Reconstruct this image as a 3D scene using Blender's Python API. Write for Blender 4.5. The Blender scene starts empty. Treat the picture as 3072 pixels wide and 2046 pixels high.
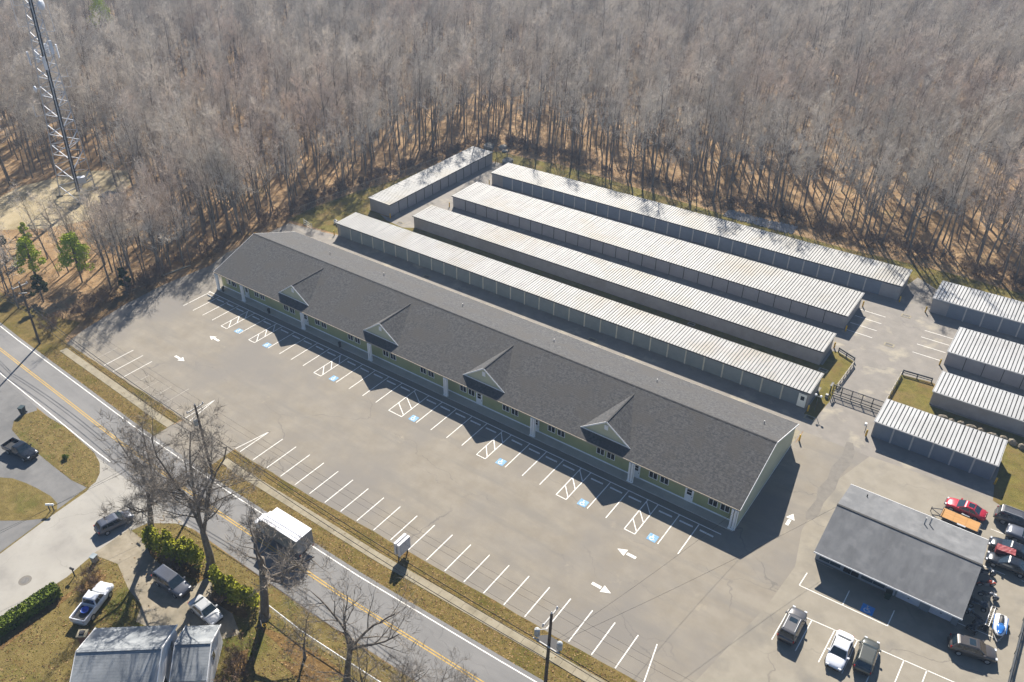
import bpy, math, random
from mathutils import Vector, Matrix, Euler

random.seed(7)
SC = bpy.context.scene
COL = SC.collection
R = math.radians
PI = math.pi

# ------------------------------------------------------------------ camera
cam_data = bpy.data.cameras.new('camera')
cam_data.sensor_width = 36.0
cam_data.lens = 2470.3 / 3072 * 36.0
cam_data.shift_x = 150.0 / 3072
cam_data.clip_start = 1.0
cam_data.clip_end = 4000.0
cam = bpy.data.objects.new('camera', cam_data)
COL.objects.link(cam)
cam.location = (0, 0, 73.965)
_yaw, _pitch, _roll = R(-38.763), R(33.917), R(-1.430)
_f = Vector((math.sin(_yaw) * math.cos(_pitch), math.cos(_yaw) * math.cos(_pitch), -math.sin(_pitch)))
_r = Vector((math.cos(_yaw), -math.sin(_yaw), 0))
_u = _r.cross(_f)
_r2 = _r * math.cos(_roll) + _u * math.sin(_roll)
_u2 = -_r * math.sin(_roll) + _u * math.cos(_roll)
cam.rotation_euler = Matrix((_r2, _u2, -_f)).transposed().to_euler()
SC.camera = cam
SC.render.resolution_x, SC.render.resolution_y = 1024, 682

# ------------------------------------------------------------------ sky, sun, exposure
SUN = Vector((-0.625, 1.09, 1.0)).normalized()
world = bpy.data.worlds.new('World')
SC.world = world
world.use_nodes = True
wt = world.node_tree
wt.nodes.clear()
sky = wt.nodes.new('ShaderNodeTexSky')
sky.sky_type = 'NISHITA'
sky.sun_disc = False
sky.sun_elevation = math.asin(SUN.z)
sky.sun_rotation = math.atan2(SUN.x, SUN.y)
sky.altitude = 50
sky.air_density = 1.0
sky.dust_density = 0.3
sky.ozone_density = 5.0
bg = wt.nodes.new('ShaderNodeBackground')
bg.inputs['Strength'].default_value = 0.05
wo = wt.nodes.new('ShaderNodeOutputWorld')
wt.links.new(sky.outputs[0], bg.inputs[0])
wt.links.new(bg.outputs[0], wo.inputs[0])
sd = bpy.data.lights.new('sun', 'SUN')
sd.energy = 5.0
sd.angle = R(0.53)
sd.color = (1.0, 0.93, 0.83)
sun = bpy.data.objects.new('sun', sd)
COL.objects.link(sun)
sun.location = (-60, 100, 120)
sun.rotation_euler = SUN.to_track_quat('Z', 'Y').to_euler()
vs = SC.view_settings
vs.view_transform = 'Standard'
vs.look = 'None'
vs.exposure = 1.2
vs.gamma = 1.0
vs.use_curve_mapping = False
SC.cycles.use_denoising = True
SC.cycles.max_bounces = 4
SC.cycles.diffuse_bounces = 2
SC.cycles.glossy_bounces = 2
SC.cycles.transmission_bounces = 2
SC.cycles.transparent_max_bounces = 4
SC.cycles.volume_bounces = 0
SC.cycles.use_adaptive_sampling = True
SC.cycles.adaptive_threshold = 0.02
SC.cycles.caustics_reflective = False
SC.cycles.caustics_refractive = False

# ------------------------------------------------------------------ materials
MATS = {}


def mat(name, c1, c2=None, scale=1.0, rough=0.8, bump=0.0, bscale=None, metal=0.0, spec=0.5, detail=4.0,
        lo=0.35, hi=0.65, c3=None, scale3=0.1, lo3=0.5, hi3=0.7, stretch=None, coat=0.0, bdist=0.02, trans=0.0):
    """Principled surface whose colour wanders between c1, c2 (fine) and c3 (broad patches)."""
    if name in MATS:
        return MATS[name]
    m = bpy.data.materials.new(name)
    m.use_nodes = True
    nt = m.node_tree
    b = nt.nodes['Principled BSDF']
    b.inputs['Roughness'].default_value = rough
    b.inputs['Metallic'].default_value = metal
    b.inputs['Specular IOR Level'].default_value = spec
    if coat:
        b.inputs['Coat Weight'].default_value = coat
        b.inputs['Coat Roughness'].default_value = 0.05
    b.inputs['Base Color'].default_value = (*c1, 1)
    if trans:
        b.inputs['Transmission Weight'].default_value = trans
    need = c2 or c3 or bump
    if need:
        geo = nt.nodes.new('ShaderNodeNewGeometry')
        vec = geo.outputs['Position']
        if stretch:
            mp = nt.nodes.new('ShaderNodeMapping')
            mp.inputs['Scale'].default_value = stretch
            nt.links.new(vec, mp.inputs[0])
            vec = mp.outputs[0]
    col = None
    if c2:
        n = nt.nodes.new('ShaderNodeTexNoise')
        n.inputs['Scale'].default_value = scale
        n.inputs['Detail'].default_value = detail
        n.inputs['Roughness'].default_value = 0.62
        nt.links.new(vec, n.inputs['Vector'])
        rp = nt.nodes.new('ShaderNodeValToRGB')
        rp.color_ramp.elements[0].position = lo
        rp.color_ramp.elements[1].position = hi
        rp.color_ramp.elements[0].color = (*c1, 1)
        rp.color_ramp.elements[1].color = (*c2, 1)
        nt.links.new(n.outputs[0], rp.inputs[0])
        col = rp.outputs[0]
    if c3:
        n3 = nt.nodes.new('ShaderNodeTexNoise')
        n3.inputs['Scale'].default_value = scale3
        n3.inputs['Detail'].default_value = 6
        n3.inputs['Roughness'].default_value = 0.6
        nt.links.new(geo.outputs['Position'], n3.inputs['Vector'])
        mr = nt.nodes.new('ShaderNodeMapRange')
        mr.inputs[1].default_value = lo3
        mr.inputs[2].default_value = hi3
        nt.links.new(n3.outputs[0], mr.inputs[0])
        mx = nt.nodes.new('ShaderNodeMix')
        mx.data_type = 'RGBA'
        nt.links.new(mr.outputs[0], mx.inputs[0])
        if col:
            nt.links.new(col, mx.inputs[6])
        else:
            mx.inputs[6].default_value = (*c1, 1)
        mx.inputs[7].default_value = (*c3, 1)
        col = mx.outputs[2]
    if col:
        nt.links.new(col, b.inputs['Base Color'])
    if bump:
        nb = nt.nodes.new('ShaderNodeTexNoise')
        nb.inputs['Scale'].default_value = bscale or scale * 3
        nb.inputs['Detail'].default_value = 3
        nt.links.new(vec, nb.inputs['Vector'])
        bp = nt.nodes.new('ShaderNodeBump')
        bp.inputs['Strength'].default_value = bump
        bp.inputs['Distance'].default_value = bdist
        nt.links.new(nb.outputs[0], bp.inputs['Height'])
        nt.links.new(bp.outputs[0], b.inputs['Normal'])
    MATS[name] = m
    return m


def add_cracks(m, col, scale, width, amount, seed=0.0):
    """Dark hairline cracks (warped cell edges) over an existing base colour."""
    nt = m.node_tree
    b = nt.nodes['Principled BSDF']
    geo = nt.nodes.new('ShaderNodeNewGeometry')
    n = nt.nodes.new('ShaderNodeTexNoise')
    n.inputs['Scale'].default_value = 0.25
    n.inputs['Detail'].default_value = 5
    nt.links.new(geo.outputs['Position'], n.inputs['Vector'])
    ad = nt.nodes.new('ShaderNodeVectorMath')
    ad.operation = 'MULTIPLY_ADD'
    nt.links.new(n.outputs[1], ad.inputs[0])
    ad.inputs[1].default_value = (5, 5, 0)
    nt.links.new(geo.outputs['Position'], ad.inputs[2])
    mp = nt.nodes.new('ShaderNodeMapping')
    mp.inputs['Location'].default_value = (seed, seed * 0.7, 0)
    mp.inputs['Scale'].default_value = scale
    nt.links.new(ad.outputs[0], mp.inputs[0])
    v = nt.nodes.new('ShaderNodeTexVoronoi')
    v.voronoi_dimensions = '2D'
    v.feature = 'DISTANCE_TO_EDGE'
    v.inputs['Scale'].default_value = 1.0
    nt.links.new(mp.outputs[0], v.inputs['Vector'])
    mr = nt.nodes.new('ShaderNodeMapRange')
    mr.inputs[1].default_value = width * 0.3
    mr.inputs[2].default_value = width
    mr.inputs[3].default_value = amount
    mr.inputs[4].default_value = 0.0
    nt.links.new(v.outputs['Distance'], mr.inputs[0])
    # break the cracks up
    n2 = nt.nodes.new('ShaderNodeTexNoise')
    n2.inputs['Scale'].default_value = 0.12
    nt.links.new(geo.outputs['Position'], n2.inputs['Vector'])
    mr2 = nt.nodes.new('ShaderNodeMapRange')
    mr2.inputs[1].default_value = 0.42
    mr2.inputs[2].default_value = 0.6
    nt.links.new(n2.outputs[0], mr2.inputs[0])
    mu = nt.nodes.new('ShaderNodeMath')
    mu.operation = 'MULTIPLY'
    nt.links.new(mr.outputs[0], mu.inputs[0])
    nt.links.new(mr2.outputs[0], mu.inputs[1])
    mx = nt.nodes.new('ShaderNodeMix')
    mx.data_type = 'RGBA'
    nt.links.new(mu.outputs[0], mx.inputs[0])
    old = b.inputs['Base Color'].links[0].from_socket
    nt.links.new(old, mx.inputs[6])
    mx.inputs[7].default_value = (*col, 1)
    nt.links.new(mx.outputs[2], b.inputs['Base Color'])


def mix_pattern(m, col, kind, scale, lo, hi, amount=1.0, stretch=(1, 1, 1), loc=(0, 0, 0)):
    """Lay one more noise-shaped stain of colour col over a material."""
    nt = m.node_tree
    b = nt.nodes['Principled BSDF']
    geo = nt.nodes.new('ShaderNodeNewGeometry')
    mp = nt.nodes.new('ShaderNodeMapping')
    mp.inputs['Scale'].default_value = stretch
    mp.inputs['Location'].default_value = loc
    nt.links.new(geo.outputs['Position'], mp.inputs[0])
    n = nt.nodes.new('ShaderNodeTexNoise')
    n.inputs['Scale'].default_value = scale
    n.inputs['Detail'].default_value = 5
    n.inputs['Roughness'].default_value = 0.65
    nt.links.new(mp.outputs[0], n.inputs['Vector'])
    mr = nt.nodes.new('ShaderNodeMapRange')
    mr.inputs[1].default_value = lo
    mr.inputs[2].default_value = hi
    mr.inputs[4].default_value = amount
    nt.links.new(n.outputs[0], mr.inputs[0])
    mx = nt.nodes.new('ShaderNodeMix')
    mx.data_type = 'RGBA'
    nt.links.new(mr.outputs[0], mx.inputs[0])
    s = b.inputs['Base Color']
    if s.links:
        nt.links.new(s.links[0].from_socket, mx.inputs[6])
    else:
        mx.inputs[6].default_value = s.default_value
    mx.inputs[7].default_value = (*col, 1)
    nt.links.new(mx.outputs[2], s)


def add_courses(m, axis, period, strength=0.6, dist=0.02, dark=None, dirv=None):
    """Regular courses (siding laps, shingle rows, ribs) as a saw-tooth bump along a direction."""
    nt = m.node_tree
    b = nt.nodes['Principled BSDF']
    geo = nt.nodes.new('ShaderNodeNewGeometry')
    d = nt.nodes.new('ShaderNodeVectorMath')
    d.operation = 'DOT_PRODUCT'
    nt.links.new(geo.outputs['Position'], d.inputs[0])
    d.inputs[1].default_value = axis
    mu = nt.nodes.new('ShaderNodeMath')
    mu.operation = 'DIVIDE'
    mu.inputs[1].default_value = period
    nt.links.new(d.outputs['Value'], mu.inputs[0])
    fr = nt.nodes.new('ShaderNodeMath')
    fr.operation = 'FRACT'
    nt.links.new(mu.outputs[0], fr.inputs[0])
    bp = nt.nodes.new('ShaderNodeBump')
    bp.inputs['Strength'].default_value = strength
    bp.inputs['Distance'].default_value = dist
    nt.links.new(fr.outputs[0], bp.inputs['Height'])
    if b.inputs['Normal'].links:
        nt.links.new(b.inputs['Normal'].links[0].from_socket, bp.inputs['Normal'])
    nt.links.new(bp.outputs[0], b.inputs['Normal'])


# ------------------------------------------------------------------ mesh helpers
class MB:
    """Collects vertices and faces; build() links them as ONE mesh object."""

    def __init__(self):
        self.v, self.f, self.mi = [], [], []
        self.cm = 0

    def face(self, pts):
        n = len(self.v)
        self.v.extend([tuple(p) for p in pts])
        self.f.append(tuple(range(n, n + len(pts))))
        self.mi.append(self.cm)

    def box(self, x0, x1, y0, y1, z0, z1, M=None):
        n = len(self.v)
        ps = [(x0, y0, z0), (x1, y0, z0), (x1, y1, z0), (x0, y1, z0), (x0, y0, z1), (x1, y0, z1), (x1, y1, z1), (x0, y1, z1)]
        if M is not None:
            ps = [tuple(M @ Vector(p)) for p in ps]
        self.v += ps
        for q in ((0, 3, 2, 1), (4, 5, 6, 7), (0, 1, 5, 4), (1, 2, 6, 5), (2, 3, 7, 6), (3, 0, 4, 7)):
            self.f.append(tuple(n + i for i in q))
            self.mi.append(self.cm)
        return self

    def bar(self, a, b, w, h=None, up=(0, 0, 1)):
        a, b = Vector(a), Vector(b)
        d = b - a
        L = d.length
        d = d / L
        u = Vector(up)
        if abs(d.dot(u)) > 0.98:
            u = Vector((1, 0, 0))
        s = d.cross(u).normalized()
        u = s.cross(d)
        M = Matrix(((d.x, s.x, u.x, a.x), (d.y, s.y, u.y, a.y), (d.z, s.z, u.z, a.z), (0, 0, 0, 1)))
        h = h or w
        return self.box(0, L, -w / 2, w / 2, -h / 2, h / 2, M)

    def tube(self, pts, rads, n=6, cap=True):
        base = len(self.v)
        pts = [Vector(p) for p in pts]
        if not isinstance(rads, (list, tuple)):
            rads = [rads] * len(pts)
        ref = None
        for i, p in enumerate(pts):
            d = (pts[min(i + 1, len(pts) - 1)] - pts[max(i - 1, 0)])
            if d.length < 1e-9:
                d = Vector((0, 0, 1))
            d.normalize()
            if ref is None:
                ref = Vector((1, 0, 0)) if abs(d.x) < 0.9 else Vector((0, 1, 0))
            s = d.cross(ref).normalized()
            t = d.cross(s)
            for k in range(n):
                a = 2 * PI * k / n
                self.v.append(tuple(p + (s * math.cos(a) + t * math.sin(a)) * rads[i]))
        for i in range(len(pts) - 1):
            for k in range(n):
                a0 = base + i * n + k
                a1 = base + i * n + (k + 1) % n
                self.f.append((a0, a1, a1 + n, a0 + n))
                self.mi.append(self.cm)
        if cap and n > 2:
            self.f.append(tuple(base + k for k in range(n))[::-1])
            self.f.append(tuple(base + (len(pts) - 1) * n + k for k in range(n)))
            self.mi += [self.cm, self.cm]
        return self

    def prism(self, poly, z0, z1):
        n = len(self.v)
        k = len(poly)
        self.v += [(p[0], p[1], z0) for p in poly] + [(p[0], p[1], z1) for p in poly]
        self.f.append(tuple(range(n + k, n + 2 * k)))
        self.f.append(tuple(range(n, n + k))[::-1])
        self.mi += [self.cm, self.cm]
        for i in range(k):
            j = (i + 1) % k
            self.f.append((n + i, n + j, n + k + j, n + k + i))
            self.mi.append(self.cm)
        return self

    def lathe(self, prof, n=12, c=(0, 0, 0)):
        b = len(self.v)
        for (r, z) in prof:
            for k in range(n):
                a = 2 * PI * k / n
                self.v.append((c[0] + r * math.cos(a), c[1] + r * math.sin(a), c[2] + z))
        for i in range(len(prof) - 1):
            for k in range(n):
                k2 = (k + 1) % n
                self.f.append((b + i * n + k, b + i * n + k2, b + (i + 1) * n + k2, b + (i + 1) * n + k))
                self.mi.append(self.cm)
        self.f.append(tuple(b + k for k in range(n))[::-1])
        self.f.append(tuple(b + (len(prof) - 1) * n + k for k in range(n)))
        self.mi += [self.cm, self.cm]
        return self

    def mesh(self, name, mats, smooth=False):
        me = bpy.data.meshes.new(name)
        me.from_pydata(self.v, [], self.f)
        if not isinstance(mats, (list, tuple)):
            mats = [mats]
        for m in mats:
            me.materials.append(m)
        if len(mats) > 1:
            me.polygons.foreach_set('material_index', self.mi)
        if smooth:
            me.polygons.foreach_set('use_smooth', [True] * len(me.polygons))
        me.update()
        return me

    def build(self, name, mats, parent=None, smooth=False):
        return link(name, self.mesh(name, mats, smooth), parent)


def link(name, me, parent=None, loc=None, rot=None, scale=None):
    o = bpy.data.objects.new(name, me)
    COL.objects.link(o)
    if parent is not None:
        o.parent = parent
    if loc is not None:
        o.location = loc
    if rot is not None:
        o.rotation_euler = rot
    if scale is not None:
        o.scale = scale
    return o


def tag(o, label, cat, group=None, kind=None):
    o['label'] = label
    o['category'] = cat
    if group:
        o['group'] = group
    if kind:
        o['kind'] = kind
    return o


def struct(o, label=None):
    o['kind'] = 'structure'
    if label:
        o['label'] = label
    return o


def thing(name, label, cat, loc=(0, 0, 0), rz=0.0, group=None):
    o = bpy.data.objects.new(name, None)
    COL.objects.link(o)
    o.empty_display_size = 0.5
    o.location = loc
    o.rotation_euler = (0, 0, rz)
    return tag(o, label, cat, group)


def sheet(name, poly, z, m, parent=None, label=None):
    b = MB()
    b.face([(x, y, z) for x, y in poly])
    o = b.build(name, m, parent)
    if parent is None:
        struct(o, label)
    return o


def ribbon(name, line, d0, d1, z, m, parent=None):
    """A strip that follows the polyline between sideways offsets d0 and d1 (positive = +Y side)."""
    b = MB()
    for (x0, y0), (x1, y1) in zip(line[:-1], line[1:]):
        b.face([(x0, y0 + d0, z), (x1, y1 + d0, z), (x1, y1 + d1, z), (x0, y0 + d1, z)])
    return b.build(name, m, parent)


def lerp_line(line, x):
    for (x0, y0), (x1, y1) in zip(line[:-1], line[1:]):
        if x0 <= x <= x1:
            return y0 + (y1 - y0) * (x - x0) / (x1 - x0)
    return line[0][1] if x < line[0][0] else line[-1][1]


def inside(poly, x, y):
    c = False
    j = len(poly) - 1
    for i in range(len(poly)):
        xi, yi = poly[i]
        xj, yj = poly[j]
        if (yi > y) != (yj > y) and x < (xj - xi) * (y - yi) / (yj - yi) + xi:
            c = not c
        j = i
    return c
# ------------------------------------------------------------------ palette
M_lot = mat('aged_asphalt', (0.182, 0.158, 0.122), (0.22, 0.195, 0.155), 0.35, 0.9, bump=0.25, bscale=30, c3=(0.165, 0.15, 0.13), scale3=0.07, lo3=0.45, hi3=0.62, bdist=0.01)
mix_pattern(M_lot, (0.29, 0.25, 0.185), 'n', 0.22, 0.64, 0.74, 0.75)
mix_pattern(M_lot, (0.13, 0.12, 0.11), 'n', 1.3, 0.68, 0.78, 0.5)
mix_pattern(M_lot, (0.15, 0.138, 0.12), 'n', 0.5, 0.5, 0.68, 0.55, stretch=(0.12, 1, 1))
add_cracks(M_lot, (0.1, 0.092, 0.082), (0.03, 0.085, 1), 0.0045, 0.6)
add_cracks(M_lot, (0.12, 0.11, 0.1), (0.012, 0.13, 1), 0.005, 0.5, 77.0)
M_yard = mat('storage_lane_asphalt', (0.17, 0.155, 0.135), (0.21, 0.19, 0.165), 0.5, 0.9, bump=0.25, bscale=30, c3=(0.29, 0.26, 0.2), scale3=0.28, lo3=0.55, hi3=0.68, bdist=0.01)
add_cracks(M_yard, (0.09, 0.085, 0.08), (0.06, 0.05, 1), 0.005, 0.5, 13.0)
M_shoplot = mat('shop_lot_asphalt', (0.205, 0.182, 0.142), (0.24, 0.215, 0.17), 0.6, 0.9, bump=0.25, bscale=30, c3=(0.165, 0.15, 0.125), scale3=0.16, lo3=0.52, hi3=0.66, bdist=0.01)
mix_pattern(M_shoplot, (0.07, 0.06, 0.05), 'n', 0.8, 0.73, 0.8, 0.7)
add_cracks(M_shoplot, (0.09, 0.08, 0.07), (0.05, 0.06, 1), 0.005, 0.6, 31.0)
M_road = mat('road_asphalt', (0.145, 0.142, 0.138), (0.172, 0.168, 0.162), 0.8, 0.88, bump=0.2, bscale=30, c3=(0.19, 0.185, 0.178), scale3=0.1, lo3=0.5, hi3=0.7, stretch=(0.25, 1, 1), bdist=0.01)
add_cracks(M_road, (0.09, 0.088, 0.085), (0.06, 0.12, 1), 0.01, 0.45, 5.0)
M_street = mat('pale_side_street', (0.27, 0.255, 0.225), (0.31, 0.295, 0.262), 0.4, 0.9, bump=0.2, bscale=30, c3=(0.225, 0.212, 0.19), scale3=0.2, lo3=0.5, hi3=0.66, bdist=0.01)
add_cracks(M_street, (0.14, 0.13, 0.115), (0.16, 0.16, 1), 0.012, 0.55, 9.0)
M_drive = mat('dark_driveway', (0.125, 0.123, 0.12), (0.155, 0.152, 0.147), 0.7, 0.9, bump=0.2, bscale=30, c3=(0.105, 0.104, 0.102), scale3=0.15, lo3=0.5, hi3=0.65, bdist=0.01)
M_gravel = mat('worn_gravel_drive', (0.2, 0.17, 0.12), (0.27, 0.235, 0.175), 0.9, 0.95, bump=0.5, bscale=12, c3=(0.16, 0.14, 0.1), scale3=0.25, lo3=0.48, hi3=0.65)
M_concrete = mat('concrete', (0.215, 0.185, 0.125), (0.265, 0.232, 0.162), 0.8, 0.9, bump=0.15, bscale=20, c3=(0.165, 0.14, 0.09), scale3=0.35, lo3=0.52, hi3=0.7, bdist=0.008)
M_walk = mat('porch_concrete', (0.4, 0.37, 0.32), (0.46, 0.43, 0.375), 0.7, 0.9, bump=0.1, bscale=15, bdist=0.008)
M_grass = mat('dry_verge_grass', (0.118, 0.085, 0.026), (0.188, 0.138, 0.048), 1.2, 1.0, bump=0.9, bscale=9, c3=(0.105, 0.088, 0.02), scale3=0.22, lo3=0.5, hi3=0.64, bdist=0.08, spec=0.1)
mix_pattern(M_grass, (0.165, 0.085, 0.03), 'n', 0.5, 0.58, 0.72, 0.7)
mix_pattern(M_grass, (0.07, 0.05, 0.018), 'n', 3.0, 0.54, 0.66, 0.75)
mix_pattern(M_grass, (0.075, 0.08, 0.015), 'n', 0.35, 0.6, 0.7, 0.7)
M_lawn = mat('winter_lawn', (0.122, 0.094, 0.03), (0.19, 0.148, 0.055), 0.9, 1.0, bump=0.9, bscale=8, c3=(0.095, 0.098, 0.022), scale3=0.16, lo3=0.53, hi3=0.66, bdist=0.08, spec=0.1)
mix_pattern(M_lawn, (0.15, 0.075, 0.028), 'n', 0.4, 0.6, 0.74, 0.7)
mix_pattern(M_lawn, (0.075, 0.056, 0.02), 'n', 2.5, 0.54, 0.66, 0.75)
mix_pattern(M_lawn, (0.2, 0.13, 0.06), 'n', 6.0, 0.58, 0.68, 0.6)
mix_pattern(M_lawn, (0.085, 0.07, 0.025), 'n', 0.09, 0.54, 0.68, 0.5)
M_green = mat('greening_grass', (0.105, 0.095, 0.02), (0.175, 0.145, 0.038), 0.8, 1.0, bump=0.9, bscale=8, c3=(0.17, 0.125, 0.045), scale3=0.22, lo3=0.5, hi3=0.64, bdist=0.08, spec=0.1)
mix_pattern(M_green, (0.07, 0.056, 0.02), 'n', 2.4, 0.55, 0.68, 0.7)
mix_pattern(M_green, (0.16, 0.105, 0.04), 'n', 0.25, 0.52, 0.66, 0.75, loc=(4, 9, 0))
M_forest = mat('leaf_litter', (0.22, 0.135, 0.066), (0.34, 0.235, 0.13), 0.5, 1.0, bump=1.0, bscale=4, c3=(0.15, 0.095, 0.045), scale3=0.07, lo3=0.48, hi3=0.66, bdist=0.12, spec=0.1)
mix_pattern(M_forest, (0.105, 0.068, 0.036), 'n', 2.2, 0.55, 0.68, 0.8)
mix_pattern(M_forest, (0.26, 0.2, 0.09), 'n', 0.12, 0.58, 0.7, 0.6, loc=(31, 7, 0))
M_sand = mat('sandy_clearing', (0.3, 0.25, 0.155), (0.36, 0.3, 0.195), 0.5, 1.0, bump=0.5, bscale=6, c3=(0.2, 0.16, 0.085), scale3=0.12, lo3=0.5, hi3=0.66, spec=0.1)
M_line = mat('worn_white_paint', (0.64, 0.62, 0.57), (0.76, 0.74, 0.69), 2.5, 0.8, c3=(0.45, 0.42, 0.36), scale3=1.1, lo3=0.55, hi3=0.75)
M_faint = mat('faded_white_paint', (0.3, 0.275, 0.235), (0.38, 0.35, 0.3), 1.5, 0.8, c3=(0.22, 0.2, 0.165), scale3=0.7, lo3=0.45, hi3=0.6)
M_yel = mat('yellow_paint', (0.42, 0.26, 0.035), (0.5, 0.32, 0.06), 2.0, 0.8, c3=(0.3, 0.21, 0.06), scale3=0.8, lo3=0.55, hi3=0.75)
M_blue = mat('blue_paint', (0.1, 0.24, 0.42), (0.2, 0.36, 0.52), 2.0, 0.8)
M_blue2 = mat('fresh_blue_paint', (0.03, 0.19, 0.48), (0.05, 0.25, 0.56), 2.0, 0.8)
M_patch = mat('dark_asphalt_patch', (0.135, 0.122, 0.105), (0.17, 0.155, 0.132), 1.2, 0.9, bump=0.2, bscale=30, bdist=0.01)

# ------------------------------------------------------------------ ground
sheet('ground', [(-1500, -700), (900, -700), (900, 1900), (-1500, 1900)], 0.0, M_forest)

CENTRE = [(-420, 58), (-220, 46), (-160, 41.6), (-128, 39.7), (-108, 38.9), (-92, 38.2), (-72, 37.9), (-49, 38.1), (-30, 38.9), (0, 40.5), (60, 44)]
LOTEDGE = [(-119.5, 47.1), (-99.4, 46.8), (-88.6, 46.5), (-76, 46.6), (-63, 46.7), (-48, 47.2), (-31, 47.7), (-19, 48.1), (16, 49.8)]

# lawns south of the road
sheet('lawn', [(-230, -60), (60, -60), (60, 40), (0, 36.8), (-30, 35.2), (-49, 34.4), (-72, 34.2), (-92, 34.5), (-108, 35.2), (-128, 36), (-160, 37.9), (-230, 43)], 0.004, M_lawn)
# parking lot and storage yard
lot = sheet('parking_lot', LOTEDGE + [(16, 96), (-17.6, 96), (-17.6, 93), (-115, 93), (-116.5, 100.5), (-124.6, 99), (-124.6, 83), (-123, 78), (-124, 68), (-123.6, 60), (-122, 51), (-120.5, 46.9)], 0.006, M_lot)
yard = sheet('storage_yard', [(-124.6, 98.4), (-116.4, 97.6), (-115, 92.9), (-17.7, 92.9), (-17.7, 95.9), (6.2, 95.9), (5.2, 100), (5.2, 105), (24, 105), (24, 139.5), (-11.5, 139.5), (-11.5, 149.6), (-17, 149.6), (-17, 140), (-102, 140), (-102, 150.5), (-109.5, 150.5), (-109.5, 113), (-112, 113), (-112.4, 101)], 0.009, M_yard)
shoplot = sheet('shop_lot', [(-13.5, 49), (16, 50.4), (16, 95), (6, 96), (5, 97), (-9, 96), (-11.2, 88), (-11.6, 78), (-10.3, 72), (-10.8, 65)], 0.012, M_shoplot)
sheet('access_road', [(-90, 40.4), (-75.6, 40.4), (-77.2, 47.2), (-88.2, 47.2)], 0.0105, M_lot)
sheet('access_road', [(-16, 42), (10, 44), (10, 50), (-17.2, 48.6)], 0.0105, M_lot)
# the verge between road and lot, in two stretches
def verge(x0, x1):
    xs = [x0 + (x1 - x0) * i / 24 for i in range(25)]
    jit = [random.uniform(-0.12, 0.12) for _ in xs]
    low = [(x, lerp_line(CENTRE, x) + 3.45 + random.uniform(-0.12, 0.12)) for x in xs]
    top = [(x, lerp_line(LOTEDGE, x) + 0.05 + j) for x, j in zip(xs, jit)]
    return low + top[::-1]
sheet('grass_verge', verge(-121.5, -88.9), 0.013, M_grass)
sheet('grass_verge', verge(-77.6, -16.5), 0.013, M_grass)
sheet('grass_verge', [(-160, 45.3), (-137, 43.2), (-124, 42.7), (-119.8, 42.6), (-119.9, 47), (-122, 47.6), (-124.6, 52), (-128, 51), (-140, 48.5), (-160, 50)], 0.010, M_grass)

# road
road = ribbon('road', CENTRE, -3.62, 3.62, 0.016, M_road)
struct(road)
for d0, d1, m, nm in ((0.09, 0.21, M_yel, 'centre_line'), (-0.21, -0.09, M_yel, 'centre_line'), (3.02, 3.15, M_line, 'edge_line'), (-3.15, -3.02, M_line, 'edge_line')):
    if nm == 'edge_line' and d0 < 0:
        ribbon(nm, [p for p in CENTRE if p[0] <= -92] + [(-89, 38.15)], d0, d1, 0.021, m, road)
    else:
        ribbon(nm, CENTRE, d0, d1, 0.021, m, road)
struct(sheet('side_street', [(-87.6, -60), (-76.4, -60), (-76.0, 14), (-75.6, 21), (-76.1, 24), (-76.4, 28), (-75.4, 31.5), (-72.5, 33.6), (-69, 34.6), (-93, 34.8), (-89.5, 33.8), (-87.3, 31.6), (-86.5, 30), (-86, 24), (-85.2, 18)], 0.012, M_street))
struct(sheet('driveway', [(-170, 38.2), (-140, 36.6), (-108.4, 35.3), (-104, 33), (-87.2, 30.9), (-86.2, 24), (-85.3, 17), (-86, 5), (-130, 0), (-180, 20)], 0.008, M_drive))
isle = [(-107.7, 34.9), (-108.3, 33.2), (-108.1, 31.7), (-106.4, 30.5), (-103.2, 30.1), (-99, 30.1), (-94.5, 30.0), (-90, 30.0), (-86.9, 30.5), (-87.1, 31.7), (-88.2, 33.0), (-90, 34.1), (-92.4, 34.8), (-101, 35.4)]
sheet('lawn', isle, 0.018, M_lawn)
sheet('lawn', [(-112, 10), (-98.1, 24.6), (-96.6, 25.5), (-94.4, 26.1), (-92.1, 26.5), (-89.4, 26.8), (-87.5, 26.6), (-86.5, 26.0), (-86.1, 25.1), (-86.3, 24.3), (-88, 22.6), (-90.5, 20.7), (-100, 12)], 0.018, M_lawn)
GRAVEL = [(-76.3, 24.6), (-74.6, 25.1), (-72.6, 25.6), (-71.1, 25.1), (-68.2, 24.2), (-65.4, 23.9), (-63.9, 22.2), (-58, 23.6), (-54.5, 26.6), (-53.6, 28), (-56.4, 29.2), (-59.6, 28.9), (-61.4, 30.4), (-62.6, 30.6), (-62.9, 28.7), (-66, 28.4), (-68.2, 28.5), (-70.8, 28.7), (-73, 29.6), (-76.4, 29.6)]
sheet('driveway', [(-76.3, 24.6), (-74.6, 25.1), (-72.6, 25.6), (-71.1, 25.1), (-68.2, 24.2), (-65.4, 23.9), (-63.9, 22.2), (-58, 23.6), (-54.5, 26.6), (-53.6, 28), (-56.4, 29.2), (-59.6, 28.9), (-61.4, 30.4), (-62.6, 30.6), (-62.9, 28.7), (-66, 28.4), (-68.2, 28.5), (-70.8, 28.7), (-73, 29.6), (-76.4, 29.6)], 0.016, M_gravel)

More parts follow.
